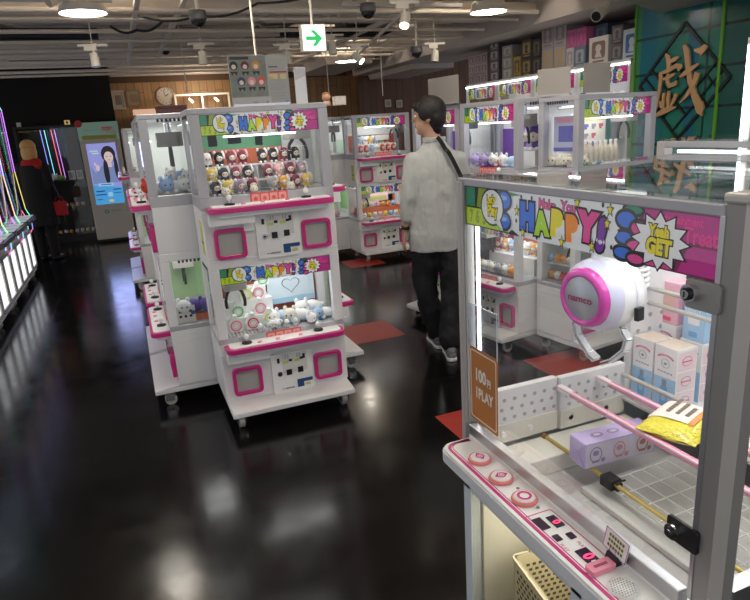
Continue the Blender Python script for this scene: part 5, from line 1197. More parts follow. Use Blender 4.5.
# ------------------------------------------------------------------ left LED machines
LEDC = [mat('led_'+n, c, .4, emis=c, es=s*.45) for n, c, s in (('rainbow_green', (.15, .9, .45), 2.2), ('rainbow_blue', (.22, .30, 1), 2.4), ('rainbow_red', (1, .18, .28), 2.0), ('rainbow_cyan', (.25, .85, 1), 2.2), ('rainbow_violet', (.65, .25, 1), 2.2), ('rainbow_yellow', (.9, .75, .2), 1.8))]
DGL = glass_mat('smoky_glass', (.80, .82, .86), 1.45)
LPW = mat('lit_white_panel', (.85, .86, .88), .4, emis=(.9, .95, 1), es=.8); DKU = mat('dark_unit', (.04, .04, .05), .4)
def led_machine(loc, label):
    t = thing('led_game_machine', label, 'game machine', loc, PI/2, 'rainbow lit machines along the left side')
    W_ = .842; b = MB(); b.box(-W_/2, W_/2, .03, .85, .08, .66, WHITE); b.box(-W_/2, W_/2, .02, .85, .66, .72, GREYL); b.build('cabinet', t, .006)
    for x in (-.215, .215):
        b = MB(); b.ring(rr(.37, .46, .02, 3, x, .36), rr(.30, .39, .015, 3, x, .36), -.035, -.01, GREYL); o = b.build('panel_frame', t); MB().prism(rr(.30, .39, .015, 3, x, .36), -.035, -.022, LPW).build('lit_panel', o)
    b = MB(); b.prism(rr(W_-.03, .24, .08, 5, 0, .03), .715, .765, mat('dark_console', (.08, .08, .10), .25), Matrix()); cst = b.build('control_console', t, .004)
    for k in range(16):
        b = MB(); x = -.36+.048*k; c = LEDC[(k*5) % 6]; b.box(x, x+.036, -.06, .10, .766, .769, mat('console_'+c.name, tuple(q*.6 for q in c.node_tree.nodes['Principled BSDF'].inputs['Base Color'].default_value[:3]), .3, emis=tuple(c.node_tree.nodes['Principled BSDF'].inputs['Base Color'].default_value[:3]), es=.35)); b.build('console_light', cst)
    b = MB(); b.box(-W_/2, W_/2, .80, .85, .72, 2.05, DKU); b.box(-W_/2, W_/2, .06, .85, 2.05, 2.08, DKU); b.box(-W_/2, W_/2, .12, .80, .72, .78, DKU); b.box(-.2, .2, .5, .8, .78, 1.3, mat('prize_mound', (.5, .45, .5), .6)); b.build('display_case', t, .004)
    for x in (-W_/2, W_/2): MB().box(x-.003, x+.003, .06, .80, .74, 2.05, DGL).build('side_glass', t)
    MB().box(-W_/2, W_/2, .055, .060, .78, 2.05, DGL).build('front_glass', t)
    for sx in (-1, 1):
        for q, (off, zt) in enumerate(((0, 2.07), (.05, 2.0), (.10, 1.9))):
            x = sx*(W_/2-.006-.012*q); y0 = .045+off
            P = [(x, .70, zt), (x, y0+.05, zt), (x, y0+.012, zt-.015), (x, y0, zt-.05), (x, y0, 1.3), (x, y0-.03, .85), (x, y0-.07, .74), (x, y0-.065, .60), (x, y0, .50), (x, y0+.10, .47)]
            for i in range(len(P)-1): 
                b = MB(); b.cyl(P[i], P[i+1], .0045, LEDC[(i+q*2+(sx > 0)) % 6 if i > 2 else (0, 3, 5)[q]], n=8)
                b.build('led_strip', t)
    for x in (-.35, .35):
        b = MB(); b.cyl((x-.015, .09, .035), (x+.015, .09, .035), .035, GREYL, n=14); b.box(x-.02, x+.02, .07, .11, .05, .08, CHROME); b.build('caster', t)
    l = light('case_light', 'AREA', (0, .4, 2.0), .7, (.8, .9, 1), .5, .3); l.parent = t
    return t
led1 = led_machine((-1.18, 8.35, 0), 'rainbow LED edged white game machine, farthest of the row at the left')
led2 = copy_tree(led1); led2.location = (-1.18, 7.49, 0); led2['label'] = 'rainbow LED edged white game machine, second from the far end at the left'
led3 = copy_tree(led1); led3.location = (-1.18, 6.63, 0); led3['label'] = 'rainbow LED edged white game machine at the left, third from the far end'
led4 = copy_tree(led1); led4.location = (-1.18, 5.77, 0); led4['label'] = 'rainbow LED edged white game machine at the left, nearest of its row'

# ------------------------------------------------------------------ glass display case with LED reflections, back left
ds = thing('display_case', 'black glass display case with upright LED reflections and small toys at the back left', 'display case', (-1.04, 11.5, 0), 0)
DK = mat('case_black', (.012, .011, .012), .35)
b = MB(); b.box(-.47, -.44, 0, .42, 0, 1.90, DK); b.box(.44, .47, 0, .42, 0, 1.90, DK); b.box(-.44, .44, .38, .42, 0, 1.90, DK); b.box(-.44, .44, 0, .42, 1.86, 1.90, DK); b.box(-.44, .44, 0, .42, 0, .12, DK); b.build('carcass', ds, .003)
for z in (.14, .58, 1.02): MB().box(-.44, .44, .02, .38, z-.02, z, DK).build('shelf', ds)
MB().box(-.44, .44, .0, .005, .12, 1.86, GLASS).build('glass_door', ds)
for k, (x, c) in enumerate(((-.08, 1), (-.02, 3), (.08, 2), (.13, 4))):  # glowing tubes stand in for the LED machines' reflections in the glass
    b = MB(); b.cyl((x, .20, 1.05), (x-.03, 0.20, 1.84), .005, LEDC[c], n=8); b.build('led_reflection', ds)
lc = light('case_light', 'AREA', (0, .12, 1.83), .5, (1, .9, .8), .7, .1); lc.parent = ds
for si, (z, n) in enumerate(((.58, 9), (.14, 10))):
    for k in range(n):
        c = ('ivory', 'orange', 'pink', 'ivory', 'yellow')[(k+si) % 5]
        put('plush_ball', ('b', c), lambda: ball(c), (-1.39+.085*k, 11.62, z), 0, f'{c} round toy on the {("upper", "bottom")[si]} dark shelf of the display case, {ORD[k]}', 'plush toy', 'round toys on the dark display shelves', 1.0)
for k, (x, c, a) in enumerate(((-.36, 'white', 'pink'), (-.24, 'pink', 'white'), (-.12, 'white', 'ivory'), (.05, 'green', 'white'))):
    put('plush_animal', ('l', c, a), lambda: lying(c, a), (-1.04+x, 11.66, 1.02), 0, f'{c} plush on the top shelf of the black glass display case, {ORD[k]}', 'plush toy', 'plush on the top display shelf', 1.5)
for k, x in enumerate((.24, .36)):
    b = MB(); b.box(-.05, .05, 0, .03, 0, .15, mat('pale_box', (.62, .58, .52), .5)); b.flat(rr(.07, .09, .005, 2, 0, .08), .0005, mat('blot_grey', (.35, .33, .40), .5)); o = b.build('boxed_figure'); o.location = (-1.04+x, 11.60, 1.02); tag(o, f'pale boxed figure at the right end of the top display shelf, {("left", "right")[k]} one', 'box')
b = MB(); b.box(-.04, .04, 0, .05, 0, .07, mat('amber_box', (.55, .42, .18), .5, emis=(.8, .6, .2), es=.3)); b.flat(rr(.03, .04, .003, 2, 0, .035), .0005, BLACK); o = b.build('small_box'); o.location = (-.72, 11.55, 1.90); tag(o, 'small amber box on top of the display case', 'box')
b = MB(); b.box(-.03, .03, 0, .04, 0, .07, mat('pale_box', (.62, .58, .52))); o = b.build('small_box'); o.location = (-1.42, 11.55, 1.90); tag(o, 'small pale box on the left end of the display case top', 'box')

# ------------------------------------------------------------------ lit advertising kiosk
ks = thing('advertising_kiosk', 'beige standing kiosk with a glowing portrait screen and green header at the back left', 'kiosk', (-.265, 11.0, 0), 0)
KB = mat('kiosk_beige', (.62, .58, .52), .45); KG = mat('kiosk_green', (.28, .48, .38), .5, emis=(.28, .48, .38), es=.10); KY = mat('kiosk_olive', (.45, .42, .08), .5)
b = MB(); b.box(-.295, .295, 0, .16, .05, 1.63, KB); b.box(-.275, .275, .02, .30, 0, .05, BLACK); b.build('kiosk_body', ks, .012)
b = MB(); b.box(-.30, .30, .0, .10, 1.63, 1.90, KG); b.prism(rr(.50, .06, .005, 2, 0, 1.67), .0, .002, KY); b.prism(rr(.20, .09, .01, 2, .13, 1.80), 0, .002, mat('header_cream', (.75, .68, .60), .5)); b.prism(rr(.15, .05, .01, 2, .19, 1.745), .002, .003, MATS['header_cream'])
for (u, v, w_) in ((-.14, 1.80, .14), (-.12, 1.76, .18), (.13, 1.81, .15), (.13, 1.785, .12)): b.prism(rr(w_, .014, .002, 1, u, v), .002, .004, mat('header_ink', (.60, .68, .60), .5) if u < 0 else mat('blot_red', (.65, .12, .2)))
b.build('header_board', ks)
b = MB(); b.cyl((-.27, -.004, 1.885), (-.27, .0, 1.885), .055, mat('red_badge', (.55, .03, .03), .5), n=20); b.build('round_badge', ks)
def scr(n, c, es=.42): return mat('screen_'+n, c, .4, emis=c, es=es)
b = MB(); SB = scr('periwinkle', (.36, .38, .86)); b.prism([(-.215, .62), (.215, .62), (.215, 1.575), (-.215, 1.575)], .0, .004, SB); e = .0045
SKN, HRK, DEN, AQ, AQ2 = scr('skin', (.80, .62, .60)), scr('hair', (.03, .025, .04), .3), scr('denim', (.22, .30, .58)), scr('aqua', (.08, .42, .85)), scr('aqua_pale', (.35, .65, .95))
b.flat([(-.20, .95), (.20, .95), (.20, 1.13), (.14, 1.22), (-.04, 1.22), (-.14, 1.12), (-.20, 1.25)], e, DEN); b.flat(ell(.085, 1.40, .105, .13), e+.0003, HRK); b.flat(ell(.02, 1.12, .04, .20), e+.0011, HRK); b.flat(ell(.175, 1.18, .03, .18), e+.0011, HRK)
b.flat([(.055, 1.2), (.115, 1.2), (.105, 1.32), (.06, 1.32)], e+.0006, SKN); b.flat(ell(.085, 1.355, .068, .088), e+.0008, SKN); b.flat([(.0, 1.39), (.03, 1.44), (.14, 1.44), (.165, 1.37), (.15, 1.49), (.085, 1.53), (.02, 1.49)], e+.001, HRK)
for x in (.06, .11): b.flat(ell(x, 1.365, .010, .006, 10), e+.0012, HRK)
b.flat(ell(.085, 1.312, .018, .006, 10), e+.0012, scr('lip', (.72, .25, .28))); b.flat(ell(-.10, 1.20, .028, .05), e+.0008, SKN); b.flat(ell(-.13, 1.26, .012, .03), e+.0008, SKN)
b.flat([(-.215, .62), (.215, .62), (.215, .87), (-.215, .93)], e+.0014, AQ); b.flat(rr(.23, .05, .01, 2, -.02, .93), e+.0017, AQ2)
for (u, v, w_, h_) in ((-.02, .93, .16, .012), (-.12, .83, .13, .02), (-.12, .775, .16, .018), (.13, .845, .12, .018), (.13, .79, .11, .012), (-.15, .70, .08, .014)): b.flat(rr(w_, h_, .002, 1, u, v), e+.002, scr('navy', (.02, .06, .3), .4))
b.flat(rr(.07, .07, .002, 1, .02, .77), e+.002, AQ2); b.flat(rr(.07, .035, .002, 1, .02, .67), e+.002, scr('amber', (.8, .6, .15))); b.flat(rr(.12, .02, .004, 1, -.12, 1.46), e, scr('mint', (.45, .85, .75))); b.flat(rr(.10, .02, .004, 1, -.10, 1.425), e, scr('mint', (.45, .85, .75)))
b.build('screen', ks)
b = MB(); b.cyl((-.08, -.003, .50), (-.08, 0, .50), .035, mat('logo_teal', (.05, .38, .34), .5), n=20); b.cyl((-.08, -.004, .50), (-.08, 0, .50), .018, KB, n=16); b.prism(rr(.16, .018, .004, 2, .06, .505), 0, .003, mat('logo_grey_teal', (.30, .48, .45), .5)); b.build('round_logo', ks)
light('screen_glow', 'AREA', (-.265, 10.9, 1.1), 3, (.45, .5, 1), .4, .9, (-PI/2, 0, 0))

# ------------------------------------------------------------------ right-hand wall row and boxes on top of it
def wall_machine(y, label):
    t = thing('tall_crane_game', label, 'crane game', (4.60, y, 0), -PI/2, 'tall crane games along the right wall')
    W_ = .765; b = MB(); b.box(-W_/2, W_/2, .02, .72, 0, .95, WHITE); b.box(-W_/2, W_/2, .70, .72, .95, 2.03, WHITE); b.box(-W_/2, W_/2, 0, .72, 2.005, 2.035, FRAME)
    for sx in (-1, 1): xa, xb = sorted((sx*(W_/2-.035), sx*W_/2)); b.box(xa, xb, 0, .04, .95, 2.01, WHITE)
    b.build('cabinet', t, .003, 1)
    MB().box(-W_/2+.035, W_/2-.035, .012, .016, .95, 1.99, GLASS).build('front_glass', t)
    MB().cyl((-W_/2+.01, -.004, 1.993), (W_/2-.01, -.004, 1.993), .008, TUBE).build('light_tube', t)
    o = make_marquee_copy(t, W_-.08, .14, 1.90, .02)
    l = light('deck_light', 'AREA', (0, .35, 1.98), 1.0, (1, .98, .95), .6, .3); l.parent = t
    for z in (1.28, 1.55): MB().box(-W_/2+.03, W_/2-.03, .35, .70, z, z+.01, SHL).build('shelf', t)
    return t
wm1 = wall_machine(5.235, 'tall lit crane game along the right wall, next to the teal wall')
wms = [wm1]
for k, y in enumerate((6.005, 6.775, 7.545)):
    c = copy_tree(wm1); c.location = (4.60, y, 0); c['label'] = ('tall lit crane game along the right wall, second from the teal wall', 'tall lit crane game along the right wall, third from the teal wall', 'tall lit crane game along the right wall, farthest from the teal wall')[k]; wms.append(c)
for mi_, m_ in enumerate(wms):
    for k in range(5):
        c = ('white', 'blue', 'black', 'yellow', 'red')[(k+mi_) % 5]; doll(m_, c, 'white', -.26+.13*k, .45, 1.56, f'{c} figure inside the {("first", "second", "third", "fourth")[mi_]} tall wall cabinet from the teal wall, {ORD[k]}', 'figures in the tall wall cabinets', 2.2)
def fbox(y0, y1, z0, z1, c, lab, art=None, group='figure boxes on top of the right wall row', x=4.72):
    b = MB(); m = mat('carton_%d_%d_%d' % tuple(int(q*100) for q in c), c, .5, var=.06, scale=15); h = z1-z0; w_ = y1-y0
    b.box(0, .26, -w_/2, w_/2, 0, h, m); Mx = FX; 
    if art:
        a = mat('art_%d_%d_%d' % tuple(int(q*100) for q in art), art, .45); b.flat(rr(w_*.7, h*.62, min(w_, h)*.1, 3, 0, h*.52), .001, a, Mx); b.flat(ell(0, h*.58, w_*.16, h*.14, 14), .002, m, Mx); b.flat([(-w_*.18, h*.26), (w_*.2, h*.24), (w_*.08, h*.46), (-w_*.1, h*.46)], .002, m, Mx); b.flat(rr(w_*.6, h*.07, .002, 1, 0, h*.10), .001, a, Mx)
    o = b.build('figure_box', None); o.location = (x, (y0+y1)/2, z0); return tag(o, lab, 'box', group)
GRL, LILG, DBL, GOLDC = (.46, .42, .42), (.42, .33, .36), (.05, .07, .12), (.50, .34, .06)
for r_ in range(3):
    for c_ in range(3): fbox(7.56+.165*c_, 7.56+.165*c_+.155, 2.036+.128*r_, 2.036+.128*r_+.124, LILG, f'small dusky pink carton, {("bottom", "middle", "top")[r_]} row, {("right", "middle", "left")[c_]} of the three stacks at the far end', (.20, .16, .20))
for k in range(4): fbox(7.28, 7.50, 2.036+.13*k, 2.036+.13*k+.126, (.13, .11, .13), f'dark carton in the tall narrow stack, {("bottom", "second", "third", "top")[k]} one', (.45, .42, .46))
for k in range(3): fbox(6.98, 7.20, 2.036+.135*k, 2.036+.135*k+.13, (.40, .40, .38), f'grey carton in the stack right of the narrow dark one, {("bottom", "middle", "top")[k]}', (.62, .60, .52))
fbox(6.80, 6.95, 2.036, 2.28, GOLDC, 'mustard yellow carton beside the grey stack', (.16, .10, .03))
for k in range(2): fbox(6.58, 6.78, 2.036+.21*k, 2.036+.21*k+.205, (.07, .055, .05), f'black carton with gold picture, {("lower", "upper")[k]} of its stack', (.42, .27, .06)); fbox(6.40, 6.56, 2.036+.20*k, 2.036+.20*k+.195, (.03, .03, .035), f'plain black carton beside the gold pictured ones, {("lower", "upper")[k]}', (.14, .11, .06))
for k in range(2):
    for q in range(2): fbox(6.17-.22*k, 6.17-.22*k+.21, 2.036+.265*q, 2.036+.265*q+.262, GRL, f'tall pale grey carton with a round picture, {("lower", "upper")[q]} {("left", "right")[k]}', (.60, .42, .20) if q == 0 else (.28, .24, .25))
fbox(5.82, 5.94, 2.036, 2.25, (.60, .60, .60), 'white slim carton below the magenta one', (.40, .36, .42)); fbox(5.63, 5.81, 2.036, 2.25, (.16, .20, .26), 'blue grey carton below the magenta one', (.40, .46, .50))
for k in range(2): fbox(5.78-.155*k, 5.78-.155*k+.15, 2.252, 2.43, (.52, .13, .30), f'magenta carton laid on the slim ones, {("left", "right")[k]}', (.42, .09, .24))
for k in range(2): fbox(5.40, 5.60, 2.036+.20*k, 2.036+.20*k+.195, DBL, f'dark blue carton behind the white figure box, {("lower", "upper")[k]}', (.10, .14, .22), x=4.80)
fbox(5.27, 5.55, 2.036, 2.30, (.62, .60, .58), 'white window carton with a dark haired figure picture', (.25, .16, .14), x=4.70)
for k in range(2): fbox(5.10, 5.25, 2.036+.17*k, 2.036+.17*k+.165, (.12, .11, .12), f'dark carton between the white and the blue ones, {("lower", "upper")[k]}', (.26, .24, .26))
fbox(4.86, 5.09, 2.036, 2.31, (.55, .60, .66), 'white and blue carton with a tilted blue figure picture, next to the teal wall', (.06, .17, .42))

# ------------------------------------------------------------------ acrylic boards standing on the cabinets
ACB = mat('frosted_board', (.30, .28, .26), .4, var=.05)
def board(x, y, rz, w_, h, label, z=1.675):
    t = thing('standing_board', label, 'board', (x, y, z), rz); b = MB(); b.box(-w_/2, w_/2, -.002, .002, .0, h, ACB); b.build('panel', t)
    b = MB(); b.box(-w_/2, w_/2, -.02, .02, 0, .006, CHROME); b.build('foot_rail', t); return t
board(2.21, 4.13, -PI/2+.148, .36, .195, 'blank grey board on top of the cabinet above the walking man')
board(2.58, 3.36, -1.1, .22, .165, 'blank grey board on the cabinet before the teal wall, nearer its left edge')
board(2.88, 3.32, .1, .235, .185, 'blank grey board standing in the middle of the cabinet before the teal wall')
# poster stand on the middle cabinet
ps = thing('poster_stand', 'printed poster board with six small cartoon heads standing on the middle crane game', 'poster', (.755, 3.50, 1.70))
PG = mat('poster_grey', (.24, .25, .25), .5); PGG = mat('poster_collage', (.13, .15, .14), .5, var=.5, scale=22); PIK = mat('poster_ink', (.02, .02, .02), .5)
b = MB(); b.box(-.155, .165, -.003, .003, .012, .265, PG); b.flat([(-.152, .055), (.045, .055), (.045, .262), (-.152, .262)], .0035, PGG); b.flat([(-.152, .012), (.06, .012), (.06, .053), (-.152, .053)], .0036, mat('poster_pale', (.30, .31, .31), .5))
b.flat(rr(.10, .014, .002, 1, -.095, .252), .0045, PIK)
for k, (u, v, c) in enumerate(((-.128, .215, (.02, .02, .02)), (-.068, .215, (.10, .015, .02)), (-.010, .215, (.40, .18, .03)), (-.095, .135, (.03, .04, .09)), (-.040, .135, (.50, .18, .24)), (.012, .135, (.45, .06, .04)))):
    m = mat('head_%d' % k, c, .6); b.flat(ell(u, v, .022, .022, 18), .0045, m); b.flat(ell(u, v-.006, .012, .012, 14), .005, mat('head_face', (.50, .42, .38), .6)); b.flat([(u-.02, v-.030), (u+.02, v-.030), (u+.012, v-.052), (u+.004, v-.038), (u-.004, v-.038), (u-.012, v-.052)], .0045, PIK)
for v, w_ in ((.205, .05), (.198, .09), (.150, .02), (.115, .08), (.100, .09), (.09, .07), (.07, .09), (.055, .08), (.04, .09)): b.flat(rr(w_, .005, .001, 1, .105-(.095-w_)/2, v), .004, PIK if v > .2 else mat('poster_text', (.22, .22, .23), .5))
b.flat(rr(.095, .008, .001, 1, .11, .178), .004, mat('poster_red', (.24, .03, .03), .5)); b.flat(rr(.05, .026, .001, 1, .08, .155), .004, mat('poster_ochre', (.42, .34, .18), .5)); b.flat(rr(.035, .026, .001, 1, .135, .155), .004, MATS['poster_ochre']); b.flat(rr(.012, .010, .001, 1, .035, .025), .004, mat('poster_blue', (.08, .16, .40), .5)); b.flat(rr(.012, .010, .001, 1, .145, .025), .004, MATS['poster_blue']); b.flat(rr(.03, .012, .001, 1, -.03, .024), .004, mat('poster_text', (.22, .22, .23)))
b.build('poster_sheet', ps); b = MB(); b.box(-.15, .16, -.03, .03, 0, .008, CHROME); b.box(-.15, .16, -.006, -.003, .006, .02, CHROME); b.box(-.15, .16, .003, .006, .006, .02, CHROME); b.build('stand', ps)
fp = thing('folded_leaflet', 'narrow folded grey leaflet standing right of the poster on the middle crane game', 'leaflet', (.985, 3.50, 1.70), .25); b = MB(); b.box(-.035, .035, -.002, .002, 0, .20, mat('leaflet_grey', (.50, .52, .55), .4)); b.box(.033, .037, -.002, .06, 0, .20, MATS['leaflet_grey']); b.build('sheet', fp); b = MB(); b.flat([(-.033, .13), (.033, .155), (.033, .195), (-.033, .195)], .0025, mat('leaflet_shade', (.34, .35, .38), .4)); b.build('printed_corner', fp)
db = thing('storage_box', 'dark maroon box lying on top of the left-facing cabinet below the wall clock', 'box', (.30, 3.80, 1.70)); b = MB(); b.box(-.075, .085, -.07, .07, 0, .035, mat('maroon_box', (.07, .02, .025), .5, var=.4, scale=30)); b.box(-.077, .087, -.072, .072, .028, .042, mat('maroon_lid', (.05, .018, .02), .5, var=.4, scale=40)); b.build('box_body', db, .002)
tf = thing('toy_figure', 'small tan headed toy on top of the cabinet beside the white carton', 'toy', (1.235, 3.83, 1.70)); b = MB(); b.lathe([(.028, 0), (.03, .01), (.02, .03), (0, .035)], fab('tan', (.5, .3, .2)), None, 14); b.sph((0, 0, .055), (.027, .026, .026), fab('tan', (.5, .3, .2)), 14, 8); b.build('figure_body', tf); b = MB(); b.sph((0, .004, .066), (.026, .026, .018), mat('brown_hair_toy', (.25, .12, .06), .7), 12, 6); b.build('hair', tf)
b = MB(); b.box(-.035, .035, -.03, .03, 0, .052, BEIGE2); o = b.build('white_carton', None, .002); o.location = (1.30, 3.78, 1.70); tag(o, 'small white carton on top of the cabinet, right of the tan headed toy', 'box')

# LED edged tall cabinet at the right picture edge
tc_ = thing('tall_lit_cabinet', 'tall glass cabinet with a bright white LED corner behind the nearest game', 'game machine', (2.20, 1.405, 0), -PI/2)
b = MB(); b.box(-.34, .34, .0, .62, .06, .90, WHITE); b.box(-.34, .34, 0, .62, 1.765, 1.79, FRAME)
for sx in (-1, 1): xa, xb = sorted((sx*.31, sx*.34)); b.box(xa, xb, .02, .05, .9, 1.77, GREYL); b.box(xa, xb, .59, .62, .9, 1.77, FRAME)
b.box(-.32, .32, .60, .615, .9, 1.77, mat('mint_back', (.30, .62, .52), .5)); b.box(-.34, .34, .05, .62, 0, .06, BLACK); b.build('cabinet', tc_, .003)
MB().cyl((-.334, .006, .92), (-.334, .006, 1.765), .006, TUBE2).build('light_tube', tc_); MB().box(-.31, .31, .03, .034, .9, 1.77, GLASS).build('front_glass', tc_); MB().box(-.31, .31, .2, .6, 1.35, 1.36, SHL).build('shelf', tc_)
for k in range(3): put('plush_animal', ('l', 'mauve', 'ivory'), lambda: lying('mauve', 'ivory'), (2.50, 1.58-.16*k, 1.36), -PI/2, f'brown plush on the shelf of the tall LED edged cabinet, {("farthest", "middle", "nearest")[k]}', 'plush toy', 'plush in the tall LED cabinet', 1.2)
l = light('deck_light', 'AREA', (0, .35, 1.75), .9, (.9, 1, .97), .4, .3); l.parent = tc_

# ------------------------------------------------------------------ back wall fittings
def on_wall(x, y, z): return Matrix.Translation((x, y, z)) @ XZ
for k, (x0, x1, z0, z1, lab) in enumerate(((.05, .19, 2.13, 2.45, 'framed certificate on the wood wall, left of the plain frame'), (.30, .46, 2.17, 2.44, 'framed print on the wood wall next to the clock'))):
    t = thing('picture_frame', lab, 'picture frame', ((x0+x1)/2, 12.29, (z0+z1)/2)); w_, h = (x1-x0)*1.5, z1-z0; b = MB(); b.ring(rr(w_, h, .004, 2), rr(w_-.04, h-.04, .004, 2), 0, .02, mat('pale_frame' if k == 0 else 'oak_frame', (.62, .57, .50) if k == 0 else (.30, .20, .11), .5)); b.build('frame', t); b = MB(); b.prism(rr(w_-.04, h-.04, .002, 1), .002, .008, mat('frame_paper%d' % k, (.50, .46, .42) if k == 0 else (.30, .25, .18), .6)); b.flat(rr(w_*.5, h*.5, .002, 1), .0085, mat('frame_print%d' % k, (.24, .21, .19) if k == 0 else (.24, .18, .12), .6)); b.build('print', t)
ck = thing('wall_clock', 'round white wall clock on the wood planks above the left cabinets', 'clock', (.92, 12.29, 2.32)); ck.scale = (.85, 1, .85); Mk = XZ; b = MB(); b.lathe([(.185, 0), (.19, .02), (.175, .035), (.165, .03)], mat('clock_rim', (.50, .46, .40), .4), XZ, 32); b.build('rim', ck); b = MB(); b.flat(ell(0, 0, .17, .17, 32), .012, mat('clock_face', (.62, .58, .52), .5), XZ)
for k in range(12): a = PI*k/6; b.flat(rr(.012, .025, .002, 1, .14*math.sin(a), .14*math.cos(a)), .013, BLACK, XZ)
b.build('dial', ck); b = MB(); bar(b, (0, 0), (.07, .05), .014, BLACK, XZ, .014, .016); bar(b, (0, 0), (-.03, .125), .009, BLACK, XZ, .016, .018); b.build('hands', ck)
sh2 = thing('lit_shelf', 'white-edged glass shelf frame on the wood wall behind the poster board', 'shelf', (1.5, 11.9, 1.6)); b = MB(); FRW = mat('frame_white_lit', (.80, .76, .68), .4, emis=(1, .9, .75), es=.08)
for (x0, x1, z0, z1) in ((-.46, .50, .69, .72), (-.46, -.43, .0, .7), (.0, .03, 0, .7), (.47, .50, 0, .7)): b.box(x0, x1, 0, .03, z0, z1, FRW)
b.box(-.46, .5, 0, .35, -.03, 0, FRW); b.build('shelf_frame', sh2); b = MB(); b.box(-.46, .5, .33, .35, 0, .7, WOODW); b.build('back', sh2)
for sx in (-.2, .25):
    b = MB(); b.cyl((sx, .1, .64), (sx+.05, .05, .58), .022, mat('dim_spot', (1, 1, 1), .5, emis=(1, .85, .65), es=1.5), n=12); b.build('spot_lamp', sh2)
lw_ = light('wall_fill', 'POINT', (0, -.3, .75), 14, (1, .82, .60), .08); lw_.parent = sh2  # bodiless point light added to brighten the wood wall
for (sx) in (-.44, .48): 
    b = MB(); b.box(sx-.01, sx+.01, .02, .33, -1.6, -.03, WHITE); b.build('leg', sh2)
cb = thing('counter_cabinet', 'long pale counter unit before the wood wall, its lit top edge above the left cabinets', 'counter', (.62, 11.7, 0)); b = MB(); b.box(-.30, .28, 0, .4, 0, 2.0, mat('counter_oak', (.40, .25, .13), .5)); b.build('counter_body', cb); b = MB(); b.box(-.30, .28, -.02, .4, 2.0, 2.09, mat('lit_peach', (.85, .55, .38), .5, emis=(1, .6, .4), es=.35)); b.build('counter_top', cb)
for k, (x, z) in enumerate(((4.98, 1.98), (5.22, 1.96))):
    b = MB(); b.prism(rr(.13, .14, .01, 2), 0, .02, mat('notice_cream', (.55, .50, .45), .5), XZ); b.flat(rr(.09, .08, .004, 2), .0205, mat('notice_grey', (.35, .32, .30), .5), XZ); o = b.build('wall_notice'); o.location = (x, 11.59, z); tag(o, f'small pale notice on the dark wood wall, {("left", "right")[k]} of the pair', 'notice')

# ------------------------------------------------------------------ lamps and ceiling fittings
SHADE = mat('lamp_shade_grey', (.50, .47, .43), .5)
def pendant(x, y, z, label):
    t = thing('pendant_lamp', label, 'ceiling lamp', (x, y, z), 0, 'round pendant ceiling lamps'); b = MB(); b.lathe([(.168, 0), (.170, .012), (.150, .075), (.135, .10), (.05, .115), (0, .115)], SHADE, None, 32); b.lathe([(.163, .003), (.148, .07), (.0, .09)], WHITE2, None, 32); b.build('lamp_shade', t); b = MB(); b.cyl((0, 0, .005), (0, 0, .012), .160, LAMPD, n=32); b.build('diffuser', t); b = MB(); b.cyl((0, 0, .11), (0, 0, 3.05-z), .012, BEIGE, n=8); b.build('rod', t); u_ = light('ceiling_fill', 'POINT', (0, 0, .34), 15, (1, .90, .76), .05); u_.parent = t; return t  # point light added above each opaque shade to brighten the ceiling
P0 = pendant(-.09, 5.42, 2.50, 'lit round pendant lamp at the top left, over the left machines')
for (x, y, z, lab) in ((3.33, 5.30, 2.50, 'lit round pendant lamp above the boxes on the right wall row'), (3.26, 9.0, 2.49, 'small distant pendant lamp right of the green exit sign'), (.35, 3.55, 2.5, 'pendant lamp above the frame over the middle crane game'), (1.75, 3.0, 2.5, 'pendant lamp above the frame over the man'), (.9, 1.2, 2.5, 'pendant lamp overhead above the nearest game'), (-1.3, 3.2, 2.5, 'pendant lamp overhead at the left'), (3.0, 1.5, 2.5, 'pendant lamp overhead at the right')):
    c = copy_tree(P0); c.location = (x, y, z); c['label'] = lab
SPB = mat('spot_cream', (.62, .58, .50), .45); SPL = mat('spot_glow', (1, 1, 1), .4, emis=(1, .88, .65), es=6)
def spot(x, y, z, aim, label, lit):
    t = thing('track_spotlight', label, 'spotlight', (x, y, z), 0, 'track spotlights'); a = Vector(aim).normalized(); b = MB(); b.box(-.07, .03, -.015, .015, .10, .135, SPB); b.cyl((0, 0, .04), (0, 0, .10), .012, SPB); b.build('track_adapter', t)
    b = MB(); b.cyl(-a*.06+Vector((0, 0, .02)), a*.05+Vector((0, 0, .02)), .036, SPB, .040, 18); b.build('lamp_head', t); b = MB(); b.cyl(a*.0505+Vector((0, 0, .02)), a*.053+Vector((0, 0, .02)), .033, SPL if lit else mat('spot_off', (.30, .28, .25), .3), n=18); b.build('lens', t)
    L_ = z+.135
    b = MB(); b.box(-.12, .12, -.012, .012, .135, .155, SPB); b.build('track', t)
    b = MB()
    b.cyl((0, 0, .155), (0, 0, 3.05-z), .005, SPB, n=6)
    b.build('hanger', t); return t
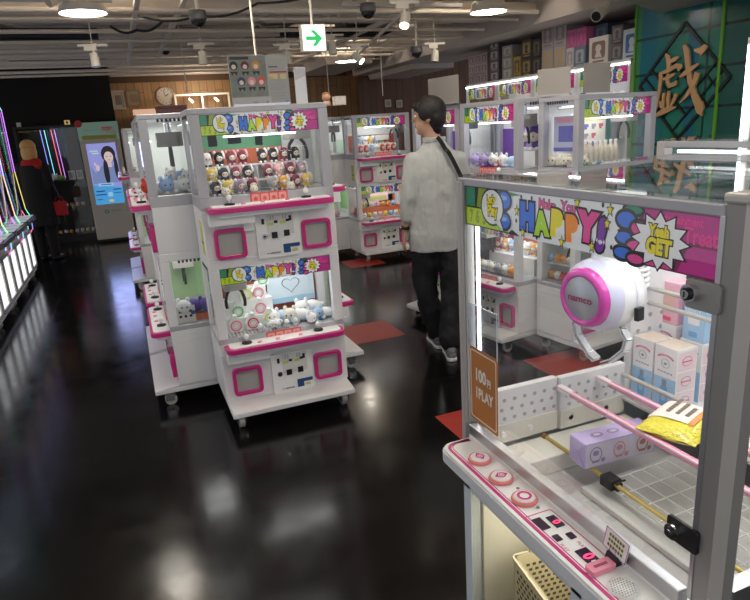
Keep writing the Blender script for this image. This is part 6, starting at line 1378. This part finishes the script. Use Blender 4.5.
for (x, y, z, aim, lab, lit) in ((-.075, 6.2, 2.24, (.05, -.1, -1), 'white track spotlight hanging over the display case at the left, pointing down', 0), (.84, 6.2, 2.24, (0, 0, -1), 'white track spotlight right of the wall clock, pointing down', 0), (1.61, 6.1, 2.21, (0, 0, -1), 'white track spotlight between the poster and the exit sign', 0), (2.07, 6.1, 2.29, (0, -.1, -1), 'white track spotlight just right of the exit sign', 0), (2.33, 6.1, 2.20, (.5, -.6, -.7), 'tilted lit track spotlight right of the exit sign', 1), (2.13, 4.55, 2.29, (-.45, -.6, -1), 'lit tilted track spotlight near the top, above the walking man', 1), (3.18, 6.1, 2.20, (-.1, 0, -1), "white track spotlight pointing down right of the man's head", 0), (-.25, 5.0, 2.50, (-.8, -.5, -.5), 'dark-faced track spotlight at the top left beside the pendant lamp', 0)):
    spot(x, y, z, aim, lab, lit)
# security camera on the right soffit
sc_ = thing('security_camera', 'white bullet security camera on the soffit above the stacked boxes', 'security camera', (4.15, 4.75, 2.42)); b = MB(); a = Vector((-.75, -.35, -.38)).normalized(); b.cyl(-a*.10, a*.10, .045, SPB, n=18); b.cyl(a*.02, a*.125, .050, SPB, n=18); b.build('camera_body', sc_); b = MB(); b.cyl(a*.124, a*.128, .042, BLACK, n=18); b.build('lens', sc_); b = MB(); b.cyl(-a*.08, -a*.08+Vector((.10, .0, .10)), .012, SPB); b.cyl((.16, .02, .12), (.16, .02, .14), .04, SPB); b.build('bracket', sc_)
for (x, y, z, lab) in ((1.98, 4.9, 2.40, 'black dome camera above and right of the exit sign'), (.68, 5.0, 2.36, 'black dome camera among the ceiling bars above the poster'), (3.02, 6.2, 2.24, 'small black dome camera left of the right wall soffit'), (.72, 8.6, 2.60, 'small black dome camera above the wall clock')):
    t = thing('dome_camera', lab, 'dome camera', (x, y, z)); b = MB(); b.lathe([(.06, .03), (.065, .05), (.06, .09), (0, .09)], mat('dome_grey', (.10, .10, .10), .4), None, 20); b.cyl((0, 0, .085), (0, 0, 3.05-z), .012, BEIGE, n=8); b.build('mount', t); b = MB(); b.sph((0, 0, .03), (.055, .055, .05), mat('dome_black', (.01, .01, .012), .1), 18, 8, None, -1, .2); b.build('dome', t)
# exit sign
xs = thing('exit_sign', 'lit white sign with a green arrow hanging from the ceiling', 'exit sign', (1.209, 3.9, 2.105)); b = MB(); b.box(-.078, .078, .0, .05, -.079, .079, mat('sign_case', (.40, .38, .35), .5)); b.build('sign_case', xs, .003)
SGW = mat('sign_white', (.88, .93, .85), .5, emis=(.90, 1, .88), es=.85); SGG = mat('sign_green', (.01, .36, .10), .5, emis=(.01, .40, .11), es=.5)
b = MB(); b.prism(rr(.142, .146, .003, 2), .0, .003, SGW)
b.prism([(-.053, .009), (.010, .009), (-.024, .043), (.004, .043), (.053, -.002), (.012, -.047), (-.016, -.047), (.010, -.014), (-.053, -.014)], .003, .0036, SGG)
b.text('出口', -.042, -.050, .026, mat('sign_pale_green', (.20, .55, .38), .5, emis=(.2, .55, .38), es=.4), .0034, .0); b.build('sign_face', xs); b = MB(); b.cyl((0, .025, .078), (0, .025, .945), .008, BEIGE, n=10); b.build('hanging_rod', xs)
for (x, y, z0, lab) in ((.80, 3.72, 1.97, 'thin ceiling rod hanging behind the poster board'), (2.95, 7.0, 1.9, 'thin rod hanging from the ceiling left of the right wall boxes'), (.80, 7.5, 2.05, 'thin rod hanging near the wall clock'), (2.75, 8.4, 1.95, 'thin hanging rod in front of the dark wood wall')):
    tag(MB().cyl((x, y, z0), (x, y, 3.05), .006, BEIGE, n=8).build('hanging_rod'), lab, 'rod')
# unseen fill light panels added behind the camera to brighten the near side
for (x, y) in ((-1.2, -1.2), (1.0, -1.5), (3.0, -1.0)):
    t = thing('fill_panel', f'added fill light panel behind the viewpoint, {("left", "middle", "right")[int((x+1.2)//2)]}', 'ceiling light', (x, y, 2.9)); b = MB(); b.box(-.6, .6, -.15, .15, .02, .08, WHITE); b.build('housing', t); b = MB(); b.box(-.58, .58, -.13, .13, .01, .02, mat('fill_panel_glow', (1, 1, 1), .5, emis=(1, .95, .86), es=8)); b.build('diffuser', t); b = MB(); b.cyl((0, 0, .08), (0, 0, .15), .02, BEIGE); b.build('rod', t)
